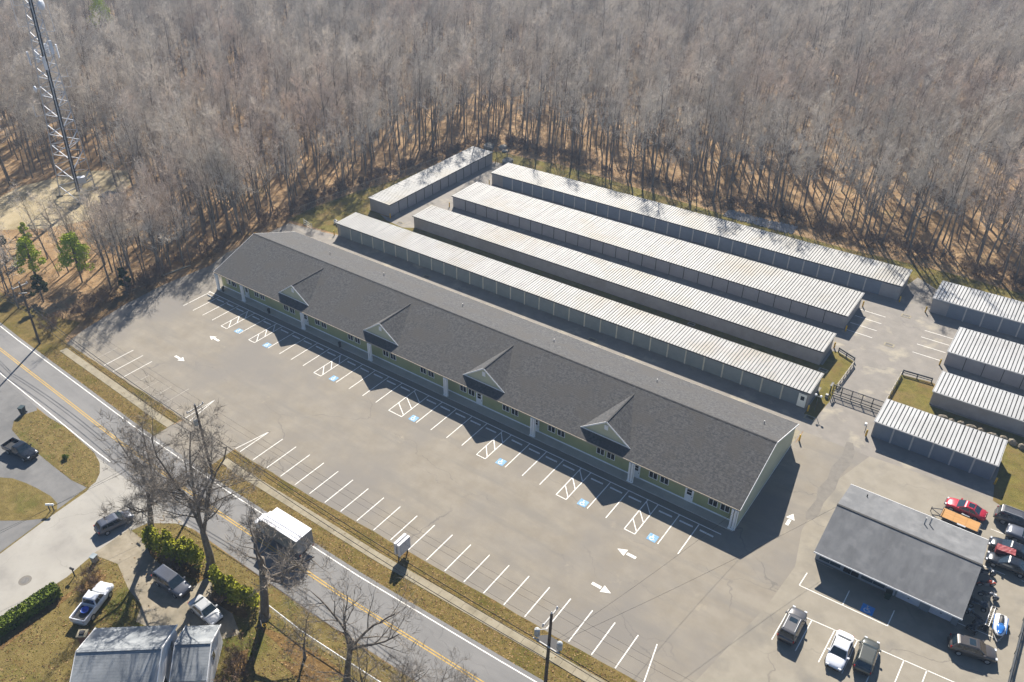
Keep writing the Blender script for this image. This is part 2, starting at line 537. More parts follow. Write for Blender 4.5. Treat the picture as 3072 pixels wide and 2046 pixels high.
for m_ in (M_grass, M_lawn, M_green):
    mix_pattern(m_, (0.055, 0.04, 0.014), 'n', 11.0, 0.5, 0.64, 0.6)
    mix_pattern(m_, (0.25, 0.185, 0.075), 'n', 8.0, 0.6, 0.7, 0.5, loc=(3, 5, 1))
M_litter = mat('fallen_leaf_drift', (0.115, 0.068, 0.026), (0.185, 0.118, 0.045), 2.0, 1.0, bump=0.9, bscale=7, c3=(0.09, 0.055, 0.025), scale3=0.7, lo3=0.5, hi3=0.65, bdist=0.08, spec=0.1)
def blob(cx, cy, rx, ry, rot, seed, n=22):
    rnd = random.Random(seed)
    ph = [rnd.uniform(0, 6.3) for _ in range(4)]
    out = []
    for i in range(n):
        a = 2 * PI * i / n
        k = 1 + 0.22 * math.sin(2 * a + ph[0]) + 0.16 * math.sin(3 * a + ph[1]) + 0.1 * math.sin(5 * a + ph[2]) + 0.06 * math.sin(9 * a + ph[3])
        u, v = rx * k * math.cos(a), ry * k * math.sin(a)
        out.append((cx + u * math.cos(rot) - v * math.sin(rot), cy + u * math.sin(rot) + v * math.cos(rot)))
    return out
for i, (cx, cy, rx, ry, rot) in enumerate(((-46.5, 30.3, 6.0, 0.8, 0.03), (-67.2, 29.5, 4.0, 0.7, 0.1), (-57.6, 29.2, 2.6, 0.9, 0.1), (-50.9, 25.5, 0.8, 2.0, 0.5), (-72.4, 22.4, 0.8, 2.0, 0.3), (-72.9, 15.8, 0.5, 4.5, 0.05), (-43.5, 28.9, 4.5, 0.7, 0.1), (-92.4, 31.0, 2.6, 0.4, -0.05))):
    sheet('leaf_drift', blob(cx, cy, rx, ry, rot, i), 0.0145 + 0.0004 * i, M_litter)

# sidewalks: concrete slabs with open joints
for x0, x1 in ((-119.4, -88.9), (-77.0, -15.5)):
    sw = bpy.data.objects.new('sidewalk', None)
    COL.objects.link(sw)
    struct(sw)
    n = int((x1 - x0) / 1.52)
    for i in range(n):
        a = x0 + (x1 - x0) * i / n + 0.012
        c = x0 + (x1 - x0) * (i + 1) / n - 0.012
        ya, yc = lerp_line(CENTRE, a) + 5.85, lerp_line(CENTRE, c) + 5.85
        h = 0.045 + random.uniform(-0.006, 0.006)
        MB().prism([(a, ya), (c, yc), (c, yc + 1.16), (a, ya + 1.16)], 0.0, h).build('slab', M_concrete, sw)

# grass inside the storage yard
sheet('grass_strip', [(-126, 100), (-112.6, 101.3), (-112.3, 107.2), (-18.85, 107.2), (-18.85, 99.7), (-17.3, 98.9), (-16.9, 104.5), (-17.1, 108), (-17.0, 116.7), (-19.8, 117.9), (-20.6, 117.6), (-20.6, 113), (-101.8, 112.6), (-104, 111.2), (-109, 111.8), (-112.6, 113.4), (-115.6, 113.5), (-115.6, 150.5), (-101.4, 150.8), (-101, 148.8), (-16.6, 146.2), (-15.9, 149.6), (-12.2, 147), (-12, 145.6), (22, 145.6), (22, 152.6), (-12, 154.5), (-30, 153.4), (-54, 154.2), (-75, 156), (-96, 157.8), (-104, 156.6), (-112, 156.6), (-117.5, 153), (-119.3, 144), (-121, 131), (-124.2, 119), (-126, 108)], 0.014, M_green)
sheet('grass_strip', [(-10.5, 109.8), (-10.2, 105.8), (4.8, 105.7), (4.9, 100), (5.3, 96.6), (7.2, 95.8), (24, 95.4), (24, 112.2), (-5.4, 112.0), (-5.5, 117.6), (-6.4, 118.0), (-10.5, 117.4)], 0.014, M_green)
sheet('sandy_clearing', [(-184, 60), (-172, 61), (-164, 68), (-160, 76), (-166, 84), (-170, 92), (-178, 96), (-186, 90), (-190, 76)], 0.008, M_sand)
sheet('drive_strip', [(-111, 92.95), (-17.9, 92.95), (-17.9, 95.7), (-60, 95.6), (-111, 95.9)], 0.0125, M_concrete)
sheet('asphalt_patch', [(-12.3, 97.2), (-11.5, 97.4), (-10.7, 95.5), (-10.5, 92.6), (-10.9, 90), (-10.6, 87), (-11.0, 84), (-10.8, 81.5), (-11.1, 80.3), (-11.8, 79.9), (-12.2, 81), (-11.9, 84), (-12.4, 86), (-12.0, 88.5), (-12.3, 91), (-11.9, 94)], 0.0165, M_patch)

# ------------------------------------------------------------------ painted markings
def stripe(parent, a, b, w=0.12, m=None, z=0.0215, name='stall_line'):
    ax, ay = a
    bx, by = b
    L = math.hypot(bx - ax, by - ay)
    nx, ny = -(by - ay) / L * w / 2, (bx - ax) / L * w / 2
    mb = MB()
    mb.face([(ax + nx, ay + ny, z), (ax - nx, ay - ny, z), (bx - nx, by - ny, z), (bx + nx, by + ny, z)])
    return mb.build(name, m or M_line, parent)

YC, YO = 71.55, 65.75
widths = 'sssshssshsssshsssssHssssshsssshssssh'
FX = [-114.85, -112.15, -109.5, -106.9, -104.2, -102.75, -99.85, -97.15, -95.7, -92.7, -90.0, -87.3, -84.55, -81.85, -80.35, -77.3, -74.6, -71.8, -69.15, -66.4, -63.95, -61.4, -58.75, -55.95, -53.3, -50.6, -49.15, -46.1, -43.4, -40.7, -38.05, -36.6, -33.7, -31.1, -28.45, -27.05, -24.2, -21.65]
HATCH = {4, 7, 13, 19, 25, 30, 34}
for i, x in enumerate(FX):
    stripe(lot, (x, YC), (x, YO - (0.25 if i in HATCH or i - 1 in HATCH else 0)))
stripe(lot, (-115.2, YC), (-18.9, YC), 0.14, name='kerb_line', z=0.023)
stops = []
for i in range(len(FX) - 1):
    if i in HATCH:
        a, c = FX[i], FX[i + 1]
        stripe(lot, (a, YO - 0.25), (c, YO - 0.25), 0.12, name='hatch_line', z=0.023)
        for k in range(3):
            y = YO + 0.2 + k * 1.75
            stripe(lot, (a, y + 1.7), (c, y), 0.12, name='hatch_line', z=0.0225)
    else:
        stops.append((FX[i] + FX[i + 1]) / 2)
stops.append((FX[-1] + -19.0) / 2)

# bottom row
for x, yo, m in ((-117.9, 49.7, M_faint), (-115.2, 49.5, M_faint), (-112.6, 51.3, M_faint), (-109.9, 52.5, M_line), (-107.3, 52.5, M_line), (-104.7, 52.4, M_line), (-101.9, 49.9, M_faint), (-99.4, 50.0, M_faint), (-96.6, 50.2, M_faint), (-94.0, 51.5, M_faint), (-91.2, 48.2, M_faint), (-88.65, 52.1, M_line)):
    stripe(lot, (x, lerp_line(LOTEDGE, x) + 0.25), (x, yo), 0.11, m)
stripe(lot, (-87.6, 46.9), (-88.65, 52.1), 0.11)
stripe(lot, (-77.6, 46.9), (-76.6, 52.1), 0.11)
for k in range(23):
    x = -76.6 + 2.692 * k
    if x < -17.6:
        stripe(lot, (x, lerp_line(LOTEDGE, x) + 0.25), (x, 52.1 + max(0, k - 8) * 0.085), 0.12)
stripe(lot, (-17.0, 48.5), (-18.0, 53.4), 0.12)

def arrow(parent, x, y, ang, s=1.0, z=0.024):
    """A painted direction arrow: triangular head with a separate short shaft, tip at (x, y)."""
    mb = MB()
    c, sn = math.cos(ang), math.sin(ang)
    def t(u, v):
        return (x + (u * c - v * sn) * s, y + (u * sn + v * c) * s, z)
    mb.face([t(0, 0), t(-1.1, 0.55), t(-1.1, -0.55)])
    mb.face([t(-1.25, 0.2), t(-2.4, 0.2), t(-2.4, -0.2), t(-1.25, -0.2)])
    return mb.build('direction_arrow', M_line, parent)

arrow(lot, -103.2, 62.4, PI)
arrow(lot, -100.6, 55.5, 0)
arrow(lot, -27.6, 62.3, PI)
arrow(lot, -25.0, 56.2, 0)
arrow(lot, -13.3, 79.9, PI / 2, 0.95)

def wheelchair(parent, x, y, mb_blue, mb_white, s=1.15, z=0.0245):
    b = MB()
    b.face([(x - s / 2, y - s / 2, z), (x + s / 2, y - s / 2, z), (x + s / 2, y + s / 2, z), (x - s / 2, y + s / 2, z)])
    o = b.build('accessible_square', mb_blue, parent)
    w = MB()
    zz = z + 0.003
    k = s / 1.15
    def ring(cx, cy, r0, r1, a0, a1, n=14):
        for i in range(n):
            t0, t1 = a0 + (a1 - a0) * i / n, a0 + (a1 - a0) * (i + 1) / n
            w.face([(x + k * (cx + r0 * math.cos(t0)), y + k * (cy + r0 * math.sin(t0)), zz), (x + k * (cx + r1 * math.cos(t0)), y + k * (cy + r1 * math.sin(t0)), zz),
                    (x + k * (cx + r1 * math.cos(t1)), y + k * (cy + r1 * math.sin(t1)), zz), (x + k * (cx + r0 * math.cos(t1)), y + k * (cy + r0 * math.sin(t1)), zz)])
    def seg(ax, ay, bx, by, wd=0.09):
        L = math.hypot(bx - ax, by - ay)
        nx, ny = -(by - ay) / L * wd / 2, (bx - ax) / L * wd / 2
        w.face([(x + k * (px), y + k * (py), zz) for px, py in ((ax + nx, ay + ny), (ax - nx, ay - ny), (bx - nx, by - ny), (bx + nx, by + ny))])
    ring(-0.05, -0.14, 0.2, 0.29, R(115), R(380))
    ring(-0.1, 0.4, 0.0, 0.09, 0, 2 * PI)
    seg(-0.1, 0.3, -0.06, -0.02)
    seg(-0.07, 0.16, 0.14, 0.16)
    seg(-0.06, -0.02, 0.17, -0.02)
    seg(0.17, -0.02, 0.27, -0.3)
    seg(0.25, -0.3, 0.36, -0.26)
    w.build('wheelchair_symbol', mb_white, o)
    return o

for x in (-100.6, -93.5, -78.3, -62.3, -47.1, -34.6, -25.1):
    wheelchair(lot, x, 66.25, M_blue, M_line)
wheelchair(shoplot, -2.1, 70.8, M_blue2, M_line, 1.25)

# storage yard stalls and shop lot stalls
for y in (132.7, 130.2, 127.6, 125.1):
    stripe(yard, (-20.9, y), (-16.8, y - 0.1), 0.11)
for y in (132.1, 129.8, 127.3, 124.6):
    stripe(yard, (-10.7, y), (-6.6, y), 0.11)
for a, b in (((-8.9, 71.9), (-9.0, 69.65)), ((-9.0, 69.65), (0.15, 69.9)), ((0.15, 69.9), (0.2, 72.4)), ((-4.4, 69.8), (-4.4, 72.2)), ((-7.1, 65.85), (10.0, 67.2))):
    stripe(shoplot, a, b, 0.1)
for x in (-8.75, -6.35, -4.05, -1.8, 0.4, 2.6, 4.7):
    stripe(shoplot, (x, 65.8 + (x + 9) * 0.075), (x - 0.08, 61.0 + (x + 9) * 0.05), 0.1)
for x, y in ((6.4, 84.7), (10.2, 84.9), (6.0, 91.3), (4.9, 74.7), (7.6, 74.9)):
    stripe(shoplot, (x, y), (x + 2.2, y + 0.05), 0.09)
# ------------------------------------------------------------------ building materials
M_shingle = mat('charcoal_shingle', (0.036, 0.036, 0.038), (0.08, 0.078, 0.076), 3.2, 0.92, bump=0.6, bscale=7, c3=(0.058, 0.054, 0.05), scale3=0.3, lo3=0.45, hi3=0.65, detail=6, lo=0.4, hi=0.62, bdist=0.03)
add_courses(M_shingle, (0, 1, 0), 0.29, 0.35, 0.02)
M_shingle2 = mat('dormer_shingle', (0.036, 0.036, 0.038), (0.08, 0.078, 0.076), 3.2, 0.92, bump=0.5, bscale=7, detail=6, lo=0.4, hi=0.62)
add_courses(M_shingle2, (0.8, 0, 0.6), 0.25, 0.5, 0.03)
M_ridge = mat('ridge_cap_shingle', (0.03, 0.03, 0.031), (0.048, 0.046, 0.045), 4, 0.92)
M_sage = mat('sage_siding', (0.3, 0.315, 0.15), (0.335, 0.35, 0.175), 0.7, 0.75)
add_courses(M_sage, (0, 0, 1), 0.12, 0.5, 0.015)
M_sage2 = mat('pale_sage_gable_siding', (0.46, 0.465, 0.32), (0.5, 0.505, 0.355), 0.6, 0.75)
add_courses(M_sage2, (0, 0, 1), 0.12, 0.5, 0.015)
M_white = mat('white_trim', (0.76, 0.76, 0.75), (0.82, 0.82, 0.81), 1.5, 0.6)
M_fascia = mat('tan_fascia', (0.36, 0.3, 0.22), (0.42, 0.355, 0.27), 1.5, 0.7)
M_glass = mat('window_glass', (0.012, 0.014, 0.017), None, rough=0.08, spec=0.6)
M_dark = mat('dark_metal', (0.015, 0.015, 0.017), (0.03, 0.03, 0.032), 3, 0.55)
M_galv = mat('weathered_roof_panel', (0.3, 0.298, 0.285), (0.36, 0.357, 0.345), 0.8, 0.62, metal=0.0, spec=0.25, c3=(0.3, 0.275, 0.225), scale3=0.12, lo3=0.5, hi3=0.7, stretch=(1, 0.3, 1))
M_galv2 = mat('bright_roof_panel', (0.34, 0.345, 0.345), (0.4, 0.405, 0.405), 0.8, 0.55, spec=0.3, c3=(0.3, 0.3, 0.295), scale3=0.12, lo3=0.5, hi3=0.7, stretch=(1, 0.3, 1))
M_seam = mat('roof_seam', (0.02, 0.02, 0.02), (0.032, 0.031, 0.03), 1.5, 0.9, spec=0.1)
M_steel = mat('grey_steel_wall', (0.27, 0.26, 0.255), (0.31, 0.3, 0.295), 0.6, 0.55, c3=(0.24, 0.225, 0.21), scale3=0.25, lo3=0.5, hi3=0.7)
add_courses(M_steel, (1, 1, 0), 0.3, 0.5, 0.02)
M_door1 = mat('blue_grey_shed_door', (0.14, 0.175, 0.22), (0.165, 0.2, 0.245), 0.8, 0.45)
add_courses(M_door1, (0, 0, 1), 0.075, 0.6, 0.012)
M_door2 = mat('pale_grey_shed_door', (0.27, 0.262, 0.265), (0.3, 0.292, 0.295), 0.8, 0.5)
add_courses(M_door2, (0, 0, 1), 0.075, 0.6, 0.012)
M_post = mat('pale_steel_post', (0.4, 0.395, 0.38), (0.45, 0.445, 0.43), 1.5, 0.5)
M_bol = mat('yellow_bollard_paint', (0.62, 0.36, 0.01), (0.7, 0.43, 0.02), 2.0, 0.5)
M_stop = mat('concrete_wheel_stop', (0.55, 0.54, 0.52), (0.63, 0.62, 0.6), 2.0, 0.9)

# ------------------------------------------------------------------ the plaza building
X0, X1, YF, YR, YB, ZE, ZR = -114.86, -17.79, 73.06, 82.97, 92.59, 3.46, 6.97
YW = 74.15
XW0, XW1 = -114.3, -18.25
SL = (ZR - ZE) / (YR - YF)
plaza = thing('plaza_building', 'long sage green shopping plaza with charcoal shingle roof and four dormers', 'building')
m = MB()
m.face([(X0, YF, ZE), (X1, YF, ZE), (X1, YR, ZR), (X0, YR, ZR)])
m.face([(X0, YF, ZE - 0.12), (X0, YR, ZR - 0.12), (X1, YR, ZR - 0.12), (X1, YF, ZE - 0.12)])
rf = m.build('roof_slope', M_shingle, plaza)
m = MB()
m.face([(X0, YR, ZR), (X1, YR, ZR), (X1, YB, ZE), (X0, YB, ZE)])
m.face([(X0, YR, ZR - 0.12), (X0, YB, ZE - 0.12), (X1, YB, ZE - 0.12), (X1, YR, ZR - 0.12)])
m.build('roof_slope', M_shingle, plaza)
m = MB()
for k in range(160):
    a = X0 + (X1 - X0) * k / 160
    c = X0 + (X1 - X0) * (k + 1) / 160 - 0.01
    z = ZR + 0.02 + 0.015 * (k % 2)
    m.face([(a, YR - 0.17, z - 0.055), (c, YR - 0.17, z - 0.055), (c, YR, z + 0.01), (a, YR, z + 0.01)])
    m.face([(a, YR, z + 0.01), (c, YR, z + 0.01), (c, YR + 0.17, z - 0.055), (a, YR + 0.17, z - 0.055)])
m.build('ridge_cap', M_ridge, plaza)
m = MB()
m.box(X0 - 0.03, X1 + 0.03, YF - 0.08, YF - 0.005, ZE - 0.2, ZE - 0.03)
m.build('fascia', M_fascia, plaza)
MB().box(X0 - 0.03, X1 + 0.03, YB + 0.005, YB + 0.07, ZE - 0.2, ZE - 0.03).build('fascia', M_fascia, plaza)
for xx, sg in ((X0, -1), (X1, 1)):
    m = MB()
    for (ya, za, yb, zb) in ((YF, ZE, YR, ZR), (YR, ZR, YB, ZE)):
        x_a, x_b = (xx - 0.05, xx - 0.004) if sg < 0 else (xx + 0.004, xx + 0.05)
        for X in (x_a, x_b):
            m.face([(X, ya, za - 0.2), (X, yb, zb - 0.2), (X, yb, zb + 0.01), (X, ya, za + 0.01)])
        m.face([(x_a, ya, za + 0.01), (x_b, ya, za + 0.01), (x_b, yb, zb + 0.01), (x_a, yb, zb + 0.01)])
    m.build('rake_trim', M_white, plaza)
# soffit
MB().box(X0 + 0.06, X1 - 0.06, YF + 0.02, YW - 0.01, ZE - 0.26, ZE - 0.2).build('soffit', M_white, plaza)
# walls
m = MB()
m.box(XW0, XW1, YW, YW + 0.16, 0, ZE - 0.1)
fw = m.build('front_wall', M_sage, plaza)
MB().box(XW0, XW1, YB - 0.7, YB - 0.5, 0, ZE + 0.1).build('back_wall', M_sage2, plaza)
for xa, xb, ya in ((XW0 - 0.3, XW0 - 0.1, YW + 0.02), (XW1 + 0.1, XW1 + 0.3, YW - 1.0)):
    m = MB()
    yb = YB - 0.5
    prof = [(ya, 0), (yb, 0), (yb, ZE + (YB - yb) * SL - 0.14), (YR, ZR - 0.15), (ya, ZE + (ya - YF) * SL - 0.14)]
    n = len(prof)
    m.face([(xb, y, z) for y, z in prof])
    m.face([(xa, y, z) for y, z in prof[::-1]])
    for i in range(n):
        j = (i + 1) % n
        m.face([(xa, *prof[i]), (xa, *prof[j]), (xb, *prof[j]), (xb, *prof[i])])
    m.build('gable_wall', M_sage2, plaza)
    MB().box(xa - 0.02, xb + 0.02, ya, yb + 0.02, 0.0, 0.22).build('base_trim', M_white, plaza)
MB().box(XW0, XW1, YW - 0.03, YW - 0.003, 0.14, 0.36).build('base_trim', M_white, plaza)
# porch slabs
for k in range(32):
    a = -114.6 + (96.6) * k / 32
    c = -114.6 + (96.6) * (k + 1) / 32 - 0.025
    MB().box(a, c, 72.75, YW, 0.0, 0.13 + random.uniform(-0.004, 0.004)).build('porch_slab', M_walk, plaza)
# windows (sliders with two panes) and doors
def window(parent, x, y, z, w, h, frame=M_white, panes=2, face=-1):
    f = MB()
    t = 0.07
    yo = y - 0.05
    f.box(x - w / 2, x + w / 2, yo, y - 0.004, z - h / 2, z - h / 2 + t)
    f.box(x - w / 2, x + w / 2, yo, y - 0.004, z + h / 2 - t, z + h / 2)
    f.box(x - w / 2, x - w / 2 + t, yo, y - 0.004, z - h / 2 + t, z + h / 2 - t)
    f.box(x + w / 2 - t, x + w / 2, yo, y - 0.004, z - h / 2 + t, z + h / 2 - t)
    for k in range(1, panes):
        xm = x - w / 2 + w * k / panes
        f.box(xm - 0.03, xm + 0.03, yo, y - 0.004, z - h / 2 + t, z + h / 2 - t)
    o = f.build('window', frame, parent)
    for k in range(panes):
        a = x - w / 2 + w * k / panes + 0.04
        c = x - w / 2 + w * (k + 1) / panes - 0.04
        MB().box(a, c, y - 0.025, y - 0.006, z - h / 2 + t, z + h / 2 - t).build('pane', M_glass, o)
    return o

for k in range(13):
    xc = -111.75 + 7.57 * k + (0.35 if k == 12 else 0)
    for s in (-0.76, 0.76):
        window(plaza, xc + s, YW, 1.72, 1.18, 1.06)
for x in (-107.6, -92.6, -56.6, -46.9, -31.6, -24.35):
    d = MB().box(x - 0.55, x + 0.55, YW - 0.06, YW - 0.002, 0.14, 2.32).build('door', M_white, plaza)
    for zz in (1.5, 1.95):
        MB().box(x - 0.3, x + 0.3, YW - 0.072, YW - 0.061, zz - 0.19, zz + 0.19).build('pane', M_glass, d)
    MB().box(x + 0.38, x + 0.44, YW - 0.12, YW - 0.061, 1.0, 1.12).build('handle', M_dark, d)
# porch columns: boxed column with a downspout
for x in (-114.2, -107.3, -92.1, -77.0, -61.9, -46.7, -31.8, -18.35):
    m = MB()
    m.box(x - 0.3, x - 0.04, 72.86, 73.12, 0.13, ZE - 0.2)
    m.box(x + 0.06, x + 0.32, 72.86, 73.12, 0.13, ZE - 0.2)
    m.box(x - 0.36, x + 0.38, 72.8, 73.18, 0.13, 0.35)
    c = m.build('porch_column', M_white, plaza)
    MB().box(x + 0.4, x + 0.5, 72.9, 73.0, 0.13, ZE - 0.2).build('downspout', M_white, c)
# dormers
for i, xc in enumerate((-95.5, -75.85, -56.1, -36.55)):
    hw, yf, zb = 3.58, 74.48, ZE + (74.48 - YF) * SL
    za = 6.55
    yend = YF + (za - ZE) / SL
    d = MB()
    d.face([(xc - hw + 0.25, yf + 0.12, zb + 0.02), (xc + hw - 0.25, yf + 0.12, zb + 0.02), (xc, yf + 0.12, za - 0.16)])
    dm = d.build('dormer', M_sage2, plaza)
    for s in (-1, 1):
        r = MB()
        p = [(xc + s * hw, yf, zb), (xc, yf, za), (xc, yend, za), (xc + s * hw, YF + (zb - ZE) / SL + 0.02, zb)]
        r.face(p if s > 0 else p[::-1])
        r.face([(x, y, z - 0.1) for x, y, z in (p[::-1] if s > 0 else p)])
        r.build('dormer_roof', M_shingle2, dm)
        t = MB()
        t.bar((xc + s * (hw + 0.02), yf - 0.02, zb - 0.02), (xc + s * 0.02, yf - 0.02, za - 0.02), 0.05, 0.19)
        t.build('rake_trim', M_white, dm)
    MB().bar((xc, yf, za + 0.01), (xc, yend, za + 0.01), 0.2, 0.03).build('ridge_cap', M_ridge, dm)
    MB().box(xc - hw + 0.1, xc + hw - 0.1, yf - 0.03, yf + 0.05, zb - 0.02, zb + 0.12).build('base_trim', M_white, dm)
    MB().box(xc - 0.27, xc + 0.27, yf + 0.06, yf + 0.115, za - 1.35, za - 0.62).build('vent', M_white, dm)
for x in (-100, -87, -70, -52.8, -36, -20.9):
    MB().tube([(x, 87.6, 4.9), (x, 87.6, 5.75)], 0.07, 8).build('vent_pipe', M_post, plaza)
MB().box(-105.2, -104.7, YW - 0.16, YW - 0.01, 2.3, 2.7).build('wall_lamp', M_white, plaza)
MB().box(-26.4, -26.0, YW - 0.16, YW - 0.01, 2.3, 2.6).build('wall_lamp', M_white, plaza)

# wheel stops
ws_me = None
_u = 'first second third fourth fifth sixth seventh eighth ninth tenth eleventh twelfth thirteenth fourteenth fifteenth sixteenth seventeenth eighteenth nineteenth'.split()
ORD = _u + ['twentieth'] + ['twenty-' + w for w in _u[:9]] + ['thirtieth'] + ['thirty-' + w for w in _u[:9]] + ['fortieth']
for k, x in enumerate(stops):
    if ws_me is None:
        b = MB()
        prof = [(-0.08, 0), (0.08, 0), (0.05, 0.14), (-0.05, 0.14)]
        n = len(prof)
        for i in range(n):
            j = (i + 1) % n
            b.face([(-0.85, *prof[i]), (0.85, *prof[i]), (0.85, *prof[j]), (-0.85, *prof[j])])
        b.face([(-0.85, *p) for p in prof])
        b.face([(0.85, *p) for p in prof[::-1]])
        ws_me = b.mesh('wheel_stop', M_stop)
    o = link('wheel_stop', ws_me, None, (x, 70.62 + random.uniform(-0.05, 0.05), 0.022), (0, 0, random.uniform(-0.02, 0.02)))
    tag(o, 'grey concrete wheel stop, %s counted from the wooded end of the plaza' % ORD[k], 'wheel stop', 'wheel stops along the plaza front')

# ------------------------------------------------------------------ storage sheds
panel_cache = {}
def panel_mesh(length, m, key):
    if (key, round(length, 2)) not in panel_cache:
        b = MB()
        w, h = 0.365, 0.05
        L = length
        b.box(-w / 2, w / 2, 0, L, 0, h)
        panel_cache[(key, round(length, 2))] = b.mesh('roof_panel', m)
    return panel_cache[(key, round(length, 2))]

door_cache = {}
def shed(x0, x1, y0, y1, label, doors=None, door_mat=M_door1, galv=M_galv, z=2.72, along='x', gap=0.0, post=True, first=None, ndoors=None, blank_ends=0):
    """Low metal storage shed. Local frame: length along local X, front face at local y = 0."""
    if along == 'x':
        L, W, org, rz = x1 - x0, y1 - y0, (x0, y0, 0), 0.0
    else:
        L, W, org, rz = y1 - y0, x1 - x0, (x1, y0, 0), PI / 2
    t = thing('storage_shed', label, 'shed', org, rz, 'metal storage sheds')
    rise = 0.14
    body = MB()
    prof = [(0.06, 0.0), (W - 0.06, 0.0), (W - 0.06, z + rise - 0.02), (0.06, z - 0.02)]
    for X, order in ((0.06, 1), (L - 0.06, -1)):
        body.face([(X, *p) for p in prof[::order]])
    for i in range(len(prof)):
        j = (i + 1) % len(prof)
        body.face([(0.06, *prof[i]), (L - 0.06, *prof[i]), (L - 0.06, *prof[j]), (0.06, *prof[j])])
    body.build('steel_wall', M_steel, t)
    # roof deck and panels
    k = MB()
    k.face([(-0.08, -0.12, z), (L + 0.08, -0.12, z), (L + 0.08, W + 0.12, z + rise), (-0.08, W + 0.12, z + rise)])
    k.build('roof_deck', M_seam, t)
    n = int(round((L + 0.1) / 0.487))
    pitch = (L + 0.1) / n
    full = math.hypot(W + 0.24, rise)
    tilt = math.atan2(rise, W + 0.24)
    me = panel_mesh(full, galv, galv.name)
    for i in range(n):
        link('roof_panel', me, t, (-0.05 + pitch * (i + 0.5), -0.12, z + 0.008), (tilt + random.uniform(-0.003, 0.003), 0, random.uniform(-0.004, 0.004)))
    MB().box(-0.1, L + 0.1, -0.2, -0.125, z - 0.1, z + 0.03).build('gutter', M_seam if galv is M_galv else M_post, t)
    for X in (-0.1, L + 0.03):
        r = MB()
        r.bar((X + 0.035, -0.12, z - 0.03), (X + 0.035, W + 0.12, z + rise - 0.03), 0.06, 0.17)
        r.build('end_trim', galv, t)
    MB().box(-0.1, L + 0.1, W + 0.125, W + 0.17, z + rise - 0.12, z + rise + 0.06).build('back_trim', galv, t)
    if ndoors:
        pitch_d = (L - 2 * blank_ends - 0.2) / ndoors
        pw = 0.2 if post else 0.07
        key = (round(pitch_d, 3), door_mat.name, z)
        if key not in door_cache:
            b = MB()
            b.box(-(pitch_d - pw) / 2, (pitch_d - pw) / 2, 0, 0.03, 0.06, z - 0.28)
            b.box(-(pitch_d - pw) / 2, (pitch_d - pw) / 2, -0.02, 0, 0.02, 0.1)
            door_cache[key] = b.mesh('door', door_mat)
            b2 = MB().box(-pw / 2, pw / 2, -0.045, 0.05, 0.0, z - 0.14)
            door_cache[key + ('p',)] = b2.mesh('door_post', M_post if post else M_seam)
        for i in range(ndoors):
            xx = 0.1 + blank_ends + pitch_d * (i + 0.5)
            link('door', door_cache[key], t, (xx, 0.026, 0))
            if i:
                link('door_post', door_cache[key + ('p',)], t, (xx - pitch_d / 2, 0.0, 0))
        MB().box(0.08, L - 0.08, -0.03, 0.05, z - 0.27, z - 0.1).build('door_header', door_mat, t)
    return t

shed(-115.1, -109.4, 113.4, 149.5, 'metal storage shed standing crosswise by the woods with pale doors', ndoors=13, door_mat=M_door2, along='y', post=False)
s1 = shed(-112.3, -19.0, 101.0, 106.4, 'long metal storage shed directly behind the plaza with blue grey doors', ndoors=31, blank_ends=0.7)
shed(-102.2, -20.95, 112.6, 118.3, 'long metal storage shed with a blank ribbed front wall facing grass', z=2.5)
shed(-101.9, -21.1, 124.9, 133.4, 'wide long metal storage shed with pale grey doors, third from the plaza', ndoors=29, door_mat=M_door2, post=False, blank_ends=0.6, z=2.5)
shed(-102.3, -16.7, 139.4, 145.8, 'long rearmost metal storage shed with blue grey doors backing onto woods', ndoors=30, blank_ends=2.9)
shed(-11.6, 19.0, 138.5, 144.9, 'metal storage shed with blue grey doors across the lane from the rearmost shed', ndoors=10, blank_ends=2.4, galv=M_galv2)
shed(-6.2, 19.0, 123.8, 131.6, 'wide metal storage shed with pale grey doors at the end of marked stalls', ndoors=10, door_mat=M_door2, galv=M_galv2, post=False, z=2.42)
shed(-5.6, 19.0, 112.3, 117.7, 'metal storage shed with blank grey wall above the boulder row', galv=M_galv2, z=2.3)
shed(-10.15, 4.45, 100.3, 105.8, 'short metal storage shed with six blue doors beside the gate', ndoors=6, galv=M_galv2, z=2.6)
# office door at the end of the nearest shed
d = MB().box(91.9, 93.05, -0.07, -0.05 + 0.0, 0.05, 2.25).build('office_door', M_white, s1)
MB().box(92.25, 92.75, -0.09, -0.072, 1.2, 1.85).build('pane', M_glass, d)

# bollards at the shed corners
bol_me = MB().lathe([(0.115, 0), (0.115, 0.95), (0.1, 1.03), (0.05, 1.07)], 12).mesh('bollard', M_bol, True)
for x, y, w in ((-18.65, 100.6, 'by the office door of the shed behind the plaza'), (-20.7, 118.6, 'at the end of the blank fronted shed'), (-20.75, 124.5, 'at the near corner of the wide shed by shaded stalls'), (-20.8, 133.8, 'at the far corner of the wide shed by shaded stalls'),
                (-16.3, 139.0, 'at the end of the rearmost shed'), (-12.0, 138.0, 'across the lane from the rearmost shed'), (-6.6, 123.3, 'at the corner of the wide shed by sunlit stalls'), (-10.6, 99.9, 'beside the keypad at the short shed'),
                (4.9, 99.9, 'at the grassy end of the short shed'), (-109.0, 113.0, 'at the near corner of the crosswise shed'), (-108.9, 149.9, 'at the far corner of the crosswise shed'), (-112.8, 100.5, 'at the wooded end of the shed behind the plaza'),
                (-102.6, 138.9, 'at the left end of the rearmost shed'), (-102.4, 124.4, 'at the left end of the wide long shed'), (-17.4, 93.6, 'at the back corner of the plaza')):
    o = link('bollard', bol_me, None, (x, y, 0.012))
    tag(o, 'yellow steel bollard ' + w, 'bollard', 'yellow bollards at building corners')

